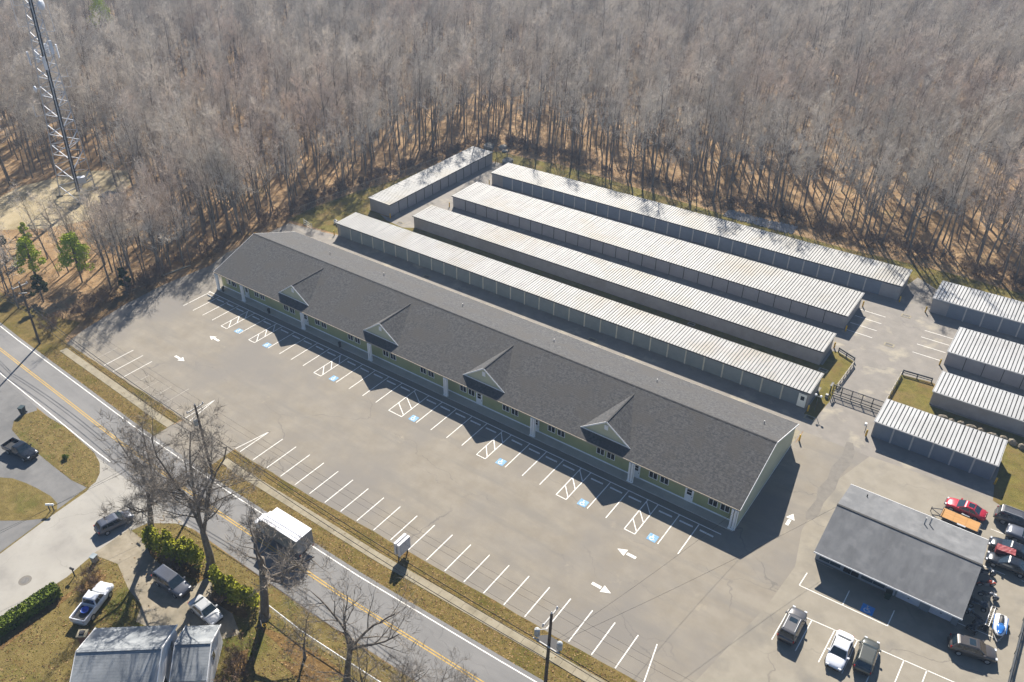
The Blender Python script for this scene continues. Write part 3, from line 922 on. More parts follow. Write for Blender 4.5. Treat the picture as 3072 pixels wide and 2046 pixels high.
# catch basins
M_grate = mat('iron_grate', (0.02, 0.02, 0.022), (0.04, 0.04, 0.04), 6, 0.7)
def basin(x, y, label, s=1.0, zz=0.03):
    t = thing('catch_basin', label, 'drain', (x, y, zz - 0.018))
    m = MB()
    m.box(-0.75 * s, 0.75 * s, -0.5 * s, -0.3 * s, 0, 0.03)
    m.box(-0.75 * s, 0.75 * s, 0.3 * s, 0.5 * s, 0, 0.03)
    m.box(-0.75 * s, -0.52 * s, -0.3 * s, 0.3 * s, 0, 0.03)
    m.box(0.52 * s, 0.75 * s, -0.3 * s, 0.3 * s, 0, 0.03)
    m.build('rim', M_concrete, t)
    m = MB()
    for k in range(7):
        a = -0.5 * s + k * s / 6.6
        m.box(a, a + 0.06 * s, -0.29 * s, 0.29 * s, 0, 0.02)
    m.build('grate', M_grate, t)
basin(-14.2, 134.9, 'catch basin in the lane near the sheds at the back')
basin(-14.1, 124.5, 'catch basin in the middle of the lane between painted stalls')
basin(-20.1, 111.7, 'square catch basin in shaded grass by the blank shed end', 0.9)
basin(-17.9, 99.3, 'catch basin in the shade beside the office door')
basin(-41.5, 112.0, 'catch basin in the grass strip between two long sheds', 0.8)
basin(-87.0, 98.5, 'catch basin behind the plaza toward the woods')
basin(-52.2, 98.4, 'catch basin behind the middle of the plaza')
basin(-105.7, 112.4, 'catch basin on the paving near the crosswise shed')

# ------------------------------------------------------------------ the repair shop
M_shoproof = mat('grey_shop_shingle', (0.1, 0.103, 0.108), (0.135, 0.139, 0.144), 1.0, 0.9, bump=0.3, bscale=12, c3=(0.17, 0.173, 0.177), scale3=0.5, lo3=0.5, hi3=0.72, stretch=(1, 0.25, 1), bdist=0.01)
add_courses(M_shoproof, (0, 1, 0), 0.25, 0.25, 0.01)
M_shopwall = mat('slate_painted_block', (0.2, 0.225, 0.25), (0.23, 0.255, 0.28), 1.0, 0.8)
M_garage = mat('pale_garage_door', (0.46, 0.48, 0.55), (0.5, 0.52, 0.59), 1.0, 0.6)
shop = thing('repair_shop', 'single storey repair shop with grey gable roof and two pale garage doors', 'building')
sx0, sx1, syf, syr, syb, sze, szr = -9.0, 5.95, 72.9, 79.55, 86.2, 2.55, 4.5
for ya, za, yb, zb in ((syf, sze, syr, szr), (syb, sze, syr, szr)):
    m = MB()
    p = [(sx0, ya, za), (sx1, ya, za), (sx1, yb, zb), (sx0, yb, zb)]
    m.face(p if ya < yb else p[::-1])
    m.face([(x, y, z - 0.14) for x, y, z in (p[::-1] if ya < yb else p)])
    m.build('roof_slope', M_shoproof, shop)
MB().bar((sx0 - 0.02, syr, szr + 0.02), (sx1 + 0.02, syr, szr + 0.02), 0.26, 0.05).build('ridge_cap', M_ridge, shop)
MB().box(sx0 - 0.03, sx1 + 0.03, syf - 0.05, syf - 0.004, sze - 0.17, sze + 0.01).build('fascia', M_white, shop)
MB().box(sx0 - 0.03, sx1 + 0.03, syb + 0.004, syb + 0.05, sze - 0.17, sze + 0.01).build('fascia', M_white, shop)
wy = 74.4
m = MB().box(sx0 + 0.1, sx1 - 0.1, wy, wy + 0.2, 0, sze + 0.3)
m.build('front_wall', M_shopwall, shop)
MB().box(sx0 + 0.1, sx1 - 0.1, syb - 0.7, syb - 0.5, 0, sze + 0.1).build('back_wall', M_shopwall, shop)
for xa in (sx0 + 0.12, sx1 - 0.32):
    m = MB()
    prof = [(wy + 0.2, 0), (syb - 0.7, 0), (syb - 0.7, sze), (syr, szr - 0.16), (wy + 0.2, sze + 0.25)]
    m.face([(xa, *p) for p in prof])
    m.face([(xa + 0.2, *p) for p in prof[::-1]])
    for i in range(5):
        j = (i + 1) % 5
        m.face([(xa, *prof[i]), (xa + 0.2, *prof[i]), (xa + 0.2, *prof[j]), (xa, *prof[j])])
    m.build('gable_wall', M_shopwall, shop)
M_strip = mat('bluish_glass_strip', (0.03, 0.05, 0.07), None, rough=0.15, spec=0.6)  # bluish glass of the wide strip windows, paler than window_glass
for xa, xb in ((-8.5, -6.15), (-3.95, -1.45)):
    f = MB().box(xa - 0.08, xb + 0.08, wy - 0.05, wy - 0.003, 0.3, 1.5).build('window', M_shopwall, shop)
    for k in range(2):
        a = xa + (xb - xa) * k / 2 + 0.03
        MB().box(a, a + (xb - xa) / 2 - 0.06, wy - 0.065, wy - 0.052, 0.4, 1.4).build('pane', M_strip, f)
window(shop, -5.0, wy, 0.95, 1.75, 1.7, M_shopwall)
d = MB().box(-1.3, -0.4, wy - 0.06, wy - 0.003, 0.03, 2.15).build('door', M_garage, shop)
MB().box(-1.1, -0.6, wy - 0.075, wy - 0.062, 1.3, 1.9).build('pane', M_glass, d)
for xa, xb in ((-0.2, 2.1), (3.1, 5.2)):
    g = MB()
    for k in range(4):
        g.box(xa, xb, wy - 0.05, wy - 0.004, 0.03 + k * 0.53, 0.03 + k * 0.53 + 0.5)
    gd = g.build('garage_door', M_garage, shop)
    MB().box((xa + xb) / 2 - 0.08, (xa + xb) / 2 + 0.08, wy - 0.09, wy - 0.051, 0.6, 0.68).build('handle', M_dark, gd)
for xa, xb in ((2.15, 3.05), (5.25, 5.8)):
    MB().box(xa, xb, wy - 0.22, wy - 0.003, 0, sze - 0.02).build('pier', M_shopwall, shop)
for x, y in ((-0.35, 83.6), (0.15, 84.0)):
    MB().tube([(x, y, 3.1), (x, y, 4.3)], 0.08, 8).build('vent_pipe', M_post, shop)
MB().tube([(-6.8, 84.6, 2.8), (-6.8, 84.6, 3.4)], 0.07, 8).build('vent_pipe', M_dark, shop)
MB().box(sx0 + 0.1, sx0 + 2.2, 74.2, wy - 0.23, 0.0, 0.04).build('door_step', M_walk, shop)

# ------------------------------------------------------------------ the white house and its garage
M_houseroof = mat('pale_weathered_shingle', (0.2, 0.215, 0.225), (0.27, 0.285, 0.295), 1.6, 0.9, bump=0.4, bscale=9, c3=(0.14, 0.155, 0.17), scale3=0.4, lo3=0.5, hi3=0.68, bdist=0.015)
ha = math.atan2(0.64, 0.77)
add_courses(M_houseroof, (0.64, -0.77, 0), 0.26, 0.6, 0.03)
M_clap = mat('white_clapboard', (0.7, 0.7, 0.71), (0.76, 0.76, 0.77), 0.8, 0.7)
add_courses(M_clap, (0, 0, 1), 0.14, 0.5, 0.015)

def gable_house(name, label, corner, L, W, ze, zr, gable_windows):
    """Corner = back right corner; local x runs along the ridge (towards -x), local y towards the front."""
    t = thing(name, label, 'house', (corner[0], corner[1], 0.01), ha)
    o = 0.18
    w = MB()
    prof = [(-o, 0), (-W + o, 0), (-W + o, ze), (-W / 2, zr - 0.1), (-o, ze)]
    for X, sg in ((-o, 1), (-L + o, -1)):
        w.face([(X, y, z) for y, z in prof[::sg]])
    for i in range(5):
        j = (i + 1) % 5
        w.face([(-o, *prof[i]), (-o, *prof[j]), (-L + o, *prof[j]), (-L + o, *prof[i])])
    w.build('wall', M_clap, t)
    for ya in (0, -W):
        r = MB()
        p = [(-L, ya, ze), (0, ya, ze), (0, -W / 2, zr), (-L, -W / 2, zr)]
        r.face(p if ya < -1 else p[::-1])
        r.face([(x, y, z - 0.12) for x, y, z in (p[::-1] if ya < -1 else p)])
        r.build('roof_slope', M_houseroof, t)
    MB().bar((-L, -W / 2, zr + 0.01), (0, -W / 2, zr + 0.01), 0.24, 0.04).build('ridge_cap', M_houseroof, t)
    for X in (0.03, -L - 0.03):
        tr = MB()
        tr.bar((X, 0.02, ze - 0.06), (X, -W / 2, zr - 0.06), 0.06, 0.2)
        tr.bar((X, -W / 2, zr - 0.06), (X, -W - 0.02, ze - 0.06), 0.06, 0.2)
        tr.build('rake_trim', M_white, t)
    for (y, z) in gable_windows:
        f = MB().box(-o + 0.004, -o + 0.06, y - 0.42, y + 0.42, z - 0.55, z + 0.55).build('window', M_white, t)
        for s in (-1, 1):
            MB().box(-o + 0.062, -o + 0.075, y - 0.34, y + 0.34, z + 0.04 if s > 0 else z - 0.47, z + 0.47 if s > 0 else z - 0.04).build('pane', M_glass, f)
    return t

house = gable_house('white_house', 'white clapboard house with pale grey shingle roof at the bottom of the photo', (-57.0, 23.4), 8.2, 8.2, 3.7, 5.6, [(-2.0, 3.0), (-5.3, 1.9)])
garage = gable_house('garage', 'small white gabled garage joined to the white house', (-54.2, 26.5), 3.55, 6.4, 2.69, 4.15, [(-3.2, 2.1)])
chim = thing('brick_chimney', 'brick chimney with pale cap at the outer wall of the white house', 'chimney', (-62.9, 16.7, 0), ha)
M_brick = mat('red_brick', (0.16, 0.075, 0.045), (0.22, 0.11, 0.07), 3, 0.9, bump=0.4, bscale=8)
bme = {}
for course in range(36):
    z = course * 0.13
    for k, (bx, by, rot) in enumerate([(-0.2, -0.32, 0), (0.2, -0.32, 0), (-0.2, 0.32, 0), (0.2, 0.32, 0), (-0.36, 0, 1), (0.36, 0, 1)]):
        if course < 20 and k in (2, 3):
            continue
        key = rot
        if key not in bme:
            bme[key] = MB().box(*((-0.19, 0.19, -0.08, 0.08) if not rot else (-0.08, 0.08, -0.23, 0.23)), 0.005, 0.12).mesh('brick', M_brick)
        link('brick', bme[key], chim, (bx + (0.06 if course % 2 and not rot else 0), by, z))
MB().box(-0.5, 0.5, -0.46, 0.46, 4.68, 4.8).build('cap', M_concrete, chim)
MB().box(-0.24, 0.24, -0.2, 0.2, 4.8, 4.98).build('flue', M_dark, chim)
MB().box(-0.28, 0.28, -0.24, 0.24, 0, 4.68).build('core', M_brick, chim)
# ------------------------------------------------------------------ utility poles and wires
M_pole = mat('creosoted_pole', (0.05, 0.038, 0.028), (0.09, 0.07, 0.055), 3, 0.9, bump=0.4, bscale=10)
M_arm = mat('pale_crossarm', (0.42, 0.41, 0.39), (0.5, 0.49, 0.47), 2, 0.8)
M_can = mat('transformer_grey', (0.34, 0.36, 0.36), (0.4, 0.42, 0.42), 2, 0.5)
M_ins = mat('porcelain', (0.55, 0.56, 0.58), None, rough=0.3)
M_wire = mat('black_cable', (0.012, 0.012, 0.013), None, rough=0.6)
POLES = [((-124.05, 44.4), 11.6, (0.06, 0.0)), ((-75.9, 41.75), 11.6, (0, 0)), ((-24.1, 41.5), 12.6, (0.02, 0))]
wire_pts = []

def pole(i, label):
    (x, y), h, lean = POLES[i]
    t = thing('utility_pole', label, 'utility pole', (x, y, 0), 0, 'utility poles along the road')
    top = Vector((lean[0] * h, lean[1] * h, h))
    def at(z):
        return top * (z / h)
    MB().tube([(0, 0, 0), at(h * 0.5), top], [0.19, 0.165, 0.13], 10).build('pole', M_pole, t)
    za = h - 0.55
    a = at(za)
    arm = MB().box(a.x - 0.17, a.x - 0.06, a.y - 1.25, a.y + 1.25, za - 0.06, za + 0.07).build('crossarm', M_arm, t)
    for yy in (-1.15, 1.15):
        MB().lathe([(0.07, 0), (0.09, 0.05), (0.05, 0.1), (0.09, 0.15), (0.04, 0.24)], 8, (a.x - 0.115, a.y + yy, za + 0.07)).build('insulator', M_ins, arm)
    MB().lathe([(0.06, 0), (0.09, 0.05), (0.05, 0.12), (0.08, 0.17), (0.03, 0.28)], 8, tuple(top)).build('insulator', M_ins, t)
    wire_pts.append([(x + a.x, y + a.y - 1.15, za + 0.3), (x + top.x, y + top.y, h + 0.26), (x + a.x, y + a.y + 1.15, za + 0.3), (x + at(7.6).x, y + 0.2, 7.6), (x + at(6.9).x, y + 0.22, 6.9), (x + at(6.2).x, y - 0.2, 6.2)])
    return t, at

t, at = pole(0, 'slender leaning utility pole with crossarm at the edge of the woods')
MB().bar((at(10).x, at(10).y - 0.5, 10.0), (at(10).x + 0.7, at(10).y + 0.4, 9.9), 0.09).build('bracket', M_arm, t)
t, at = pole(1, 'utility pole rising behind the bare roadside trees')
MB().lathe([(0.24, 0), (0.27, 0.05), (0.27, 0.75), (0.2, 0.86), (0.06, 0.95)], 14, (0.0, -0.45, 8.7)).build('transformer', M_can, t)
MB().box(-0.05, 0.05, -0.3, 0, 9.2, 9.35).build('bracket', M_arm, t)
t, at = pole(2, 'utility pole with transformers at the bottom edge of the photo')
for sx in (-1.1, 1.35):
    MB().lathe([(0.24, 0), (0.27, 0.05), (0.27, 0.8), (0.2, 0.9), (0.06, 1.0)], 14, (sx, -0.1, 8.6)).build('transformer', M_can, t)
MB().box(-1.3, 1.6, -0.5, -0.4, 8.4, 8.5).build('bracket', M_arm, t)
M_shield = mat('black_cable_rack', (0.02, 0.02, 0.022), None, rough=0.7)
MB().prism([(-1.0, -0.38), (1.3, -0.38), (1.4, 0.3), (0.9, 0.75), (-0.4, 0.75), (-1.0, 0.2)], 8.1, 8.3).build('cable_rack', M_shield, t)
MB().bar((-0.05, -0.1, 10.3), (-0.9, -0.9, 10.4), 0.07).build('bracket', M_arm, t)

def sag(a, b, s, n=20):
    a, b = Vector(a), Vector(b)
    return [a.lerp(b, i / n) - Vector((0, 0, s * 4 * (i / n) * (1 - i / n))) for i in range(n + 1)]

ends = [[(p[0] - 60, p[1] + 3, p[2]) for p in wire_pts[0]]] + wire_pts + [[(p[0] + 52, p[1] + 3, p[2]) for p in wire_pts[2]]]
nm = ['lowest on its brackets', 'top of the poles', 'outer end of the crossarms', 'upper telephone', 'middle telephone', 'lower telephone']
wk = ['near crossarm end', 'pole top', 'far crossarm end', 'upper bracket', 'middle bracket', 'lower bracket']
for k in range(6):
    m = MB()
    for i in range(len(ends) - 1):
        m.tube(sag(ends[i][k], ends[i + 1][k], 0.5 + 0.12 * k), 0.011 if k < 3 else (0.045, 0.035, 0.04)[k - 3], 4, False)
    tag(m.build('overhead_wire', M_wire), 'black overhead wire strung along the road from the %s of each pole' % wk[k], 'wire', 'overhead wires along the road')
p2 = Vector(wire_pts[1][3])
for k, (tgt, lab) in enumerate((((-85, -10, 7.2), 'black wire crossing the road above the side street, higher of two'), ((-88, -10, 6.6), 'black wire crossing the road above the side street, lower of two'))):
    tag(MB().tube(sag(p2 + Vector((0, 0, 0.4 - k)), tgt, 0.7), 0.018, 4, False).build('overhead_wire', M_wire), lab, 'wire', 'wires crossing to the side street')
p3 = Vector(wire_pts[2][3])
for k, (tgt, lab) in enumerate((((-8.9, 79.5, 4.35), 'black service wire from roadside pole to the gable of the repair shop'), ((-18.0, 72.9, 3.6), 'black service wire from roadside pole to the corner of the plaza'))):
    tag(MB().tube(sag(p3 + Vector((0, 0, 0.3 * k)), tgt, 0.5), 0.014, 4, False).build('service_wire', M_wire), lab, 'wire', 'service wires from the roadside pole')

# ------------------------------------------------------------------ roadside sign
sg = thing('roadside_sign', 'double sided white sign board on two posts in the verge', 'sign', (-46.85, 46.45, 0.01), PI / 2)
for s in (-0.75, 0.75):
    MB().box(s - 0.06, s + 0.06, -0.06, 0.06, 0, 1.2).build('post', M_dark, sg)
M_signw = mat('white_sign_cabinet', (0.6, 0.6, 0.62), (0.66, 0.66, 0.68), 2, 0.5)
M_face = mat('grey_sign_face', (0.42, 0.43, 0.47), (0.46, 0.47, 0.51), 3, 0.5)
for yy in (-0.26, 0.26):
    c = MB().box(-0.95, 0.95, yy - 0.15, yy + 0.15, 0.95, 2.75).build('cabinet', M_signw, sg)
    s = 1 if yy > 0 else -1
    MB().box(-0.82, 0.82, min(yy + s * 0.152, yy + s * 0.165), max(yy + s * 0.152, yy + s * 0.165), 1.06, 2.64).build('sign_face', M_face, c)
    lt = MB()
    y2 = yy + s * 0.167
    for r_ in range(6):
        a = -0.62
        while a < 0.55:
            w_ = random.uniform(0.12, 0.3)
            lt.box(a, min(a + w_, 0.62), min(y2, y2 + s * 0.004), max(y2, y2 + s * 0.004), 2.3 - r_ * 0.2, 2.4 - r_ * 0.2)
            a += w_ + 0.08
    lt.build('panel_row', M_signw, c)

# ------------------------------------------------------------------ lattice tower
M_tower = mat('galvanised_lattice', (0.36, 0.38, 0.42), (0.45, 0.47, 0.51), 1, 0.45, metal=0.3)
M_cable = mat('black_feeder_cable', (0.012, 0.012, 0.014), None, rough=0.5)
tw = thing('lattice_tower', 'tall galvanised lattice radio tower with dishes and antennas above the woods', 'tower', (-173.6, 81.0, 0), R(-115))
H = 62.0
LEAN = Vector((-2.6, 0.9, 0)) / H * 1.0
def leg(k, z):
    r = 4.35 * (1 - 0.78 * min(z, 46) / 46) if z < 46 else 4.35 * 0.22
    a = R(90 + 120 * k)
    return Vector((r * math.cos(a), r * math.sin(a), z)) + LEAN * z
levels = [0]
while levels[-1] < H - 1.2:
    z = levels[-1]
    levels.append(min(H, z + max(1.45, 2.5 - z * 0.024)))
for k in range(3):
    MB().tube([leg(k, z) for z in levels], [0.13 - 0.05 * z / H for z in levels], 6).build('leg', M_tower, tw)
for k in range(3):
    m = MB()
    j = (k + 1) % 3
    for i in range(len(levels) - 1):
        z0, z1 = levels[i], levels[i + 1]
        zm = (z0 + z1) / 2
        a_, b_ = (k, j) if i % 2 else (j, k)
        m.bar(leg(a_, z0), leg(b_, z1), 0.15)
        if i % 5 == 4:
            m.bar(leg(k, z1), leg(j, z1), 0.08)
    m.build('bracing', M_tower, tw)
m = MB()
for k in range(5):
    o = Vector((0.11 * k - 0.22, 0, 0))
    m.tube([leg(0, z) + o * 1.3 + Vector((0, -0.3, 0)) for z in levels[1:]], 0.09, 5)
m.build('feeder_cable', M_cable, tw)
m = MB()
for z in [0.8 * i for i in range(1, 76)]:
    c = (leg(1, z) + leg(2, z)) / 2
    m.bar(c + Vector((-0.3, -0.16, 0)), c + Vector((0.3, -0.16, 0)), 0.025)
m.build('climbing_ladder', M_tower, tw)
M_ant = mat('pale_antenna_panel', (0.62, 0.66, 0.72), (0.68, 0.71, 0.76), 1, 0.4)
for k, (a, z, rr) in enumerate(((10, 30.5, 2.9), (170, 31.2, 2.7), (130, 32.4, 2.6), (85, 29.6, 2.4), (250, 31, 2.6), (300, 30.2, 2.5))):
    c = LEAN * z
    p = Vector((rr * math.cos(R(a)), rr * math.sin(R(a)), z)) + c
    M_ = Matrix.Translation(p) @ Matrix.Rotation(R(a), 4, 'Z')
    pn = MB().box(-0.12, 0.12, -0.32, 0.32, -1.3, 1.3, M_).build('panel_antenna', M_ant, tw)
    mm = MB()
    mm.bar(c + Vector((0.4 * math.cos(R(a)), 0.4 * math.sin(R(a)), z)), p, 0.08)
    mm.build('mount_arm', M_tower, pn)
def dish(a, z, rr, s):
    c = LEAN * z
    p = Vector((rr * math.cos(R(a)), rr * math.sin(R(a)), z)) + c
    M_ = Matrix.Translation(p) @ Matrix.Rotation(R(a), 4, 'Z') @ Matrix.Rotation(R(90), 4, 'Y')
    b = MB().lathe([(0.1 * s, -0.3 * s), (0.7 * s, -0.18 * s), (0.98 * s, 0.0), (1.0 * s, 0.3 * s), (0.7 * s, 0.42 * s), (0.2 * s, 0.46 * s)], 20)
    b.v = [tuple(M_ @ Vector(v)) for v in b.v]
    o = b.build('dish_antenna', M_ant, tw, True)
    MB().bar(c + Vector((0, 0, z)), p, 0.1).build('mount_arm', M_tower, o)
dish(150, 40.2, 1.9, 1.0)
dish(15, 24.5, 3.2, 0.65)
for a, z, rr, h in ((0, 36.5, 3.2, 6.0), (175, 35.0, 3.1, 5.2), (5, 40.5, 3.0, 5.0), (10, 19, 4.4, 2.2), (170, 26, 3.6, 1.6), (165, 24, 3.9, 1.4)):
    c = LEAN * z
    p = Vector((rr * math.cos(R(a)), rr * math.sin(R(a)), z)) + c
    w = MB().tube([p, p + Vector((0, 0, h))], 0.05, 6).build('whip_antenna', M_ant, tw)
    MB().bar(c + Vector((0, 0, z)), p, 0.08).build('mount_arm', M_tower, w)
MB().box(-2.2, -0.6, 1.2, 2.4, 3.6, 4.9).build('equipment_box', M_ant, tw)
MB().bar(leg(0, 3.5), leg(1, 3.5), 0.15).build('equipment_beam', M_tower, tw)
for k in range(3):
    b = leg(k, 0)
    MB().box(b.x - 0.6, b.x + 0.6, b.y - 0.6, b.y + 0.6, 0.0, 0.35).build('footing', M_concrete, tw)
hut = thing('equipment_hut', 'small dark roofed equipment hut among trees near the lattice tower', 'hut', (-162.5, 82.5, 0), R(20))
MB().box(-1.8, 1.8, -1.4, 1.4, 0, 2.5).build('wall', M_steel, hut)
MB().prism([(-2.0, -1.6), (2.0, -1.6), (2.0, 1.6), (-2.0, 1.6)], 2.5, 2.68).build('roof', mat('dark_hut_roof', (0.07, 0.07, 0.07), (0.1, 0.1, 0.1), 2, 0.9), hut)
MB().box(-0.5, 0.5, -1.45, -1.402, 0.05, 2.1).build('door', M_dark, hut)

# ------------------------------------------------------------------ gate, rails, keypads
M_blk = mat('black_gate_steel', (0.012, 0.012, 0.013), (0.022, 0.022, 0.024), 4, 0.5)
gt = thing('sliding_gate', 'black picket sliding gate across the storage yard entrance', 'gate', (-17.2, 106.6, 0.02))
GL = 7.0
for z in (0.2, 0.75, 1.62):
    MB().box(0, GL, -0.05, 0.05, z - 0.06, z + 0.06).build('rail', M_blk, gt)
for x in (0, 1.2, 2.6, 4.0, 5.4, 6.9):
    MB().box(x - 0.055, x + 0.055, -0.055, 0.055, 0.05, 1.7).build('post', M_blk, gt)
pk = MB().box(-0.014, 0.014, -0.014, 0.014, 0.24, 1.6).mesh('picket', M_blk)
for i in range(1, 56):
    link('picket', pk, gt, (i * GL / 56, 0.0, 0))
for x, y in ((-0.35, 0.1), (-0.15, -0.9)):
    MB().box(x - 0.06, x + 0.06, y - 0.06, y + 0.06, -0.01, 1.9).build('gate_post', M_blk, gt)
MB().box(-0.4, -0.1, -0.94, 0.14, 1.78, 1.88).build('gate_frame', M_blk, gt)
MB().box(-0.55, -0.2, -1.5, -1.1, -0.01, 0.55).build('motor_box', M_galv, gt)
M_wood = mat('dark_guard_timber', (0.035, 0.04, 0.045), (0.06, 0.066, 0.07), 3, 0.8)
M_palew = mat('weathered_pale_rail', (0.3, 0.27, 0.21), (0.38, 0.34, 0.27), 3, 0.85)
def guard(a, b, label, n, m1=M_wood, h=0.7):
    A, B = Vector((*a, 0)), Vector((*b, 0))
    mid = (A + B) / 2
    t = thing('guard_rail', label, 'guard rail', tuple(mid))
    for z in (h, h * 0.5):
        MB().bar(A - mid + Vector((0, 0, z)), B - mid + Vector((0, 0, z)), 0.1, 0.22 if z == h else 0.1).build('rail', m1, t)
    for i in range(n):
        p = (A - mid).lerp(B - mid, i / (n - 1))
        MB().box(p.x - 0.07, p.x + 0.07, p.y - 0.07, p.y + 0.07, 0, h + 0.12).build('post', M_wood, t)
guard((-19.8, 117.9), (-17.1, 116.6), 'short dark guard rail at the end of the blank fronted shed', 3)
guard((-16.9, 115.6), (-17.1, 108.2), 'pale guard rail along the grass left of the yard gate lane', 6, M_palew)
guard((-10.4, 117.6), (-6.5, 117.9), 'short dark guard rail at the head of the grass island', 3)
guard((-10.5, 117.0), (-10.5, 108.6), 'pale guard rail along the grass right of the yard gate lane', 7, M_palew)
kp = thing('gate_keypad', 'white headed keypad post standing beside the short shed bollard', 'keypad', (-10.95, 100.6, 0.02))
MB().tube([(0, 0, 0), (0, 0, 1.15), (-0.1, -0.05, 1.3)], 0.045, 8).build('post', M_blk, kp)
MB().box(-0.28, -0.02, -0.2, 0.12, 1.15, 1.55).build('keypad_head', M_white, kp)
lp = thing('yard_light', 'thin post with two white floodlights by the office end of the shed', 'lamp', (-17.9, 101.2, 0.02))
MB().tube([(0, 0, 0), (0, 0, 2.6)], 0.045, 8).build('post', M_blk, lp)
MB().bar((-0.35, 0, 2.55), (0.35, 0, 2.55), 0.06).build('crossbar', M_blk, lp)
for s in (-0.35, 0.35):
    MB().lathe([(0.06, 0), (0.16, 0.05), (0.17, 0.22), (0.1, 0.3)], 10, (s, 0, 2.55)).build('floodlight', M_white, lp)

# chain link fences
M_link = mat('galvanised_fence', (0.42, 0.42, 0.41), (0.5, 0.5, 0.49), 2, 0.5)
def chain_fence(line, label, h=1.5, mrail=M_link, rr=0.03, mesh=True):
    t = thing('chain_link_fence', label, 'fence', (line[0][0], line[0][1], 0))
    O = Vector((line[0][0], line[0][1], 0))
    wm = MB()
    for (x0, y0), (x1, y1) in zip(line[:-1], line[1:]):
        A, B = Vector((x0, y0, 0)) - O, Vector((x1, y1, 0)) - O
        L = (B - A).length
        MB().tube([A + Vector((0, 0, h)), B + Vector((0, 0, h))], rr, 6).build('top_rail', mrail, t)
        n = max(2, int(L / 2.6))
        for i in range(n + 1):
            p = A.lerp(B, i / n)
            MB().tube([p, p + Vector((0, 0, h + 0.05))], 0.03, 6).build('post', mrail, t)
        k = int(L / 0.3)
        for i in range(k):
            p, q_ = A.lerp(B, i / k), A.lerp(B, min(1, (i + 4) / k))
            wm.bar(p + Vector((0, 0, 0.05)), q_ + Vector((0, 0, h)), 0.006)
            wm.bar(q_ + Vector((0, 0, 0.05)), p + Vector((0, 0, h)), 0.006)
    if mesh:
        wm.build('wire_mesh', M_link, t)
chain_fence([(-53.6, 31.9), (-48, 31.8), (-42.4, 32.1), (-36, 32.5), (-30, 33)], 'chain link fence with pale top rail along the road below the bare trees', 0.95, M_white, 0.055)
chain_fence([(-125.8, 101.6), (-125.2, 107.4), (-123.8, 115.0), (-123.0, 121.3), (-120.8, 131), (-119.2, 143)], 'chain link fence at the wood edge beside the crosswise shed', 1.8, M_palew)
guard((11.3, 61.5), (11.2, 84.2), 'long dark guard rail along the edge of the repair shop lot', 10)
yg = thing('yard_swing_gate', 'small grey swing gate standing open behind the far end of the plaza', 'gate', (-121.5, 100.4, 0), R(-12))
for z in (0.15, 0.65, 1.15):
    MB().bar((0, 0, z), (3.2, 0, z), 0.06).build('rail', M_link, yg)
for x in (0, 1.07, 2.13, 3.2):
    MB().bar((x, 0, 0), (x, 0, 1.4), 0.07).build('post', M_link, yg)

# ------------------------------------------------------------------ bins, mail boxes, small things
def bin_(x, y, m, label, rz=0, s=1.0):
    t = thing('wheeled_bin', label, 'bin', (x, y, 0.02), rz)
    b = MB()
    for z0, z1, w0, w1 in ((0.06, 1.0, 0.26, 0.33),):
        lo = [(-w0, -w0), (w0, -w0), (w0, w0), (-w0, w0)]
        hi = [(-w1, -w1), (w1, -w1), (w1, w1), (-w1, w1)]
        n = len(b.v)
        b.v += [(p[0] * s, p[1] * s, z0 * s) for p in lo] + [(p[0] * s, p[1] * s, z1 * s) for p in hi]
        for i in range(4):
            j = (i + 1) % 4
            b.f.append((n + i, n + j, n + 4 + j, n + 4 + i))
            b.mi.append(0)
        b.f += [(n + 3, n + 2, n + 1, n), (n + 4, n + 5, n + 6, n + 7)]
        b.mi += [0, 0]
    b.build('body', m, t)
    MB().box(-0.36 * s, 0.36 * s, -0.36 * s, 0.4 * s, 1.0 * s, 1.07 * s).build('lid', m, t)
    for sx in (-0.3, 0.3):
        MB().tube([((sx - 0.03) * s, 0.3 * s, 0.12 * s), ((sx + 0.03) * s, 0.3 * s, 0.12 * s)], 0.12 * s, 10).build('wheel', M_dark, t)
    return t
M_bin = mat('dark_teal_bin', (0.012, 0.03, 0.035), (0.02, 0.04, 0.045), 2, 0.5)
M_bing = mat('dark_green_bin', (0.01, 0.03, 0.022), (0.016, 0.04, 0.03), 2, 0.5)
bin_(-108.6, 33.4, M_bin, 'dark wheeled bin at the road end of the left driveway', 0.4, 1.1)
bin_(-0.9, 73.6, M_bing, 'dark green bin by the door of the repair shop', 0.1, 0.95)
for x, y, l in ((-113.0, 73.0, 'near the first column of the plaza porch'), (-100.6, 72.9, 'between the second and third plaza columns'), (-83.5, 72.8, 'on the plaza porch under the windows left of the fourth column')):
    t = thing('litter_bin', 'round black litter bin ' + l, 'bin', (x, y, 0.13), 0, 'litter bins on the plaza porch')
    MB().lathe([(0.2, 0), (0.24, 0.7), (0.26, 0.75)], 12).build('body', M_dark, t)
    MB().lathe([(0.27, 0.75), (0.24, 0.88), (0.08, 0.97)], 12).build('lid', M_dark, t)
def mailbox(x, y, label, m, rz=0.0, h=1.05):
    t = thing('mailbox', label, 'mailbox', (x, y, 0.02), rz)
    MB().box(-0.05, 0.05, -0.05, 0.05, 0, h).build('post', M_wood, t)
    b = MB()
    for k in range(8):
        a0, a1 = PI * k / 8, PI * (k + 1) / 8
        b.face([(-0.26, 0.11 * math.cos(a0), h + 0.12 + 0.11 * math.sin(a0)), (0.26, 0.11 * math.cos(a0), h + 0.12 + 0.11 * math.sin(a0)), (0.26, 0.11 * math.cos(a1), h + 0.12 + 0.11 * math.sin(a1)), (-0.26, 0.11 * math.cos(a1), h + 0.12 + 0.11 * math.sin(a1))])
    b.box(-0.26, 0.26, -0.11, 0.11, h, h + 0.119)
    b.build('box', m, t)
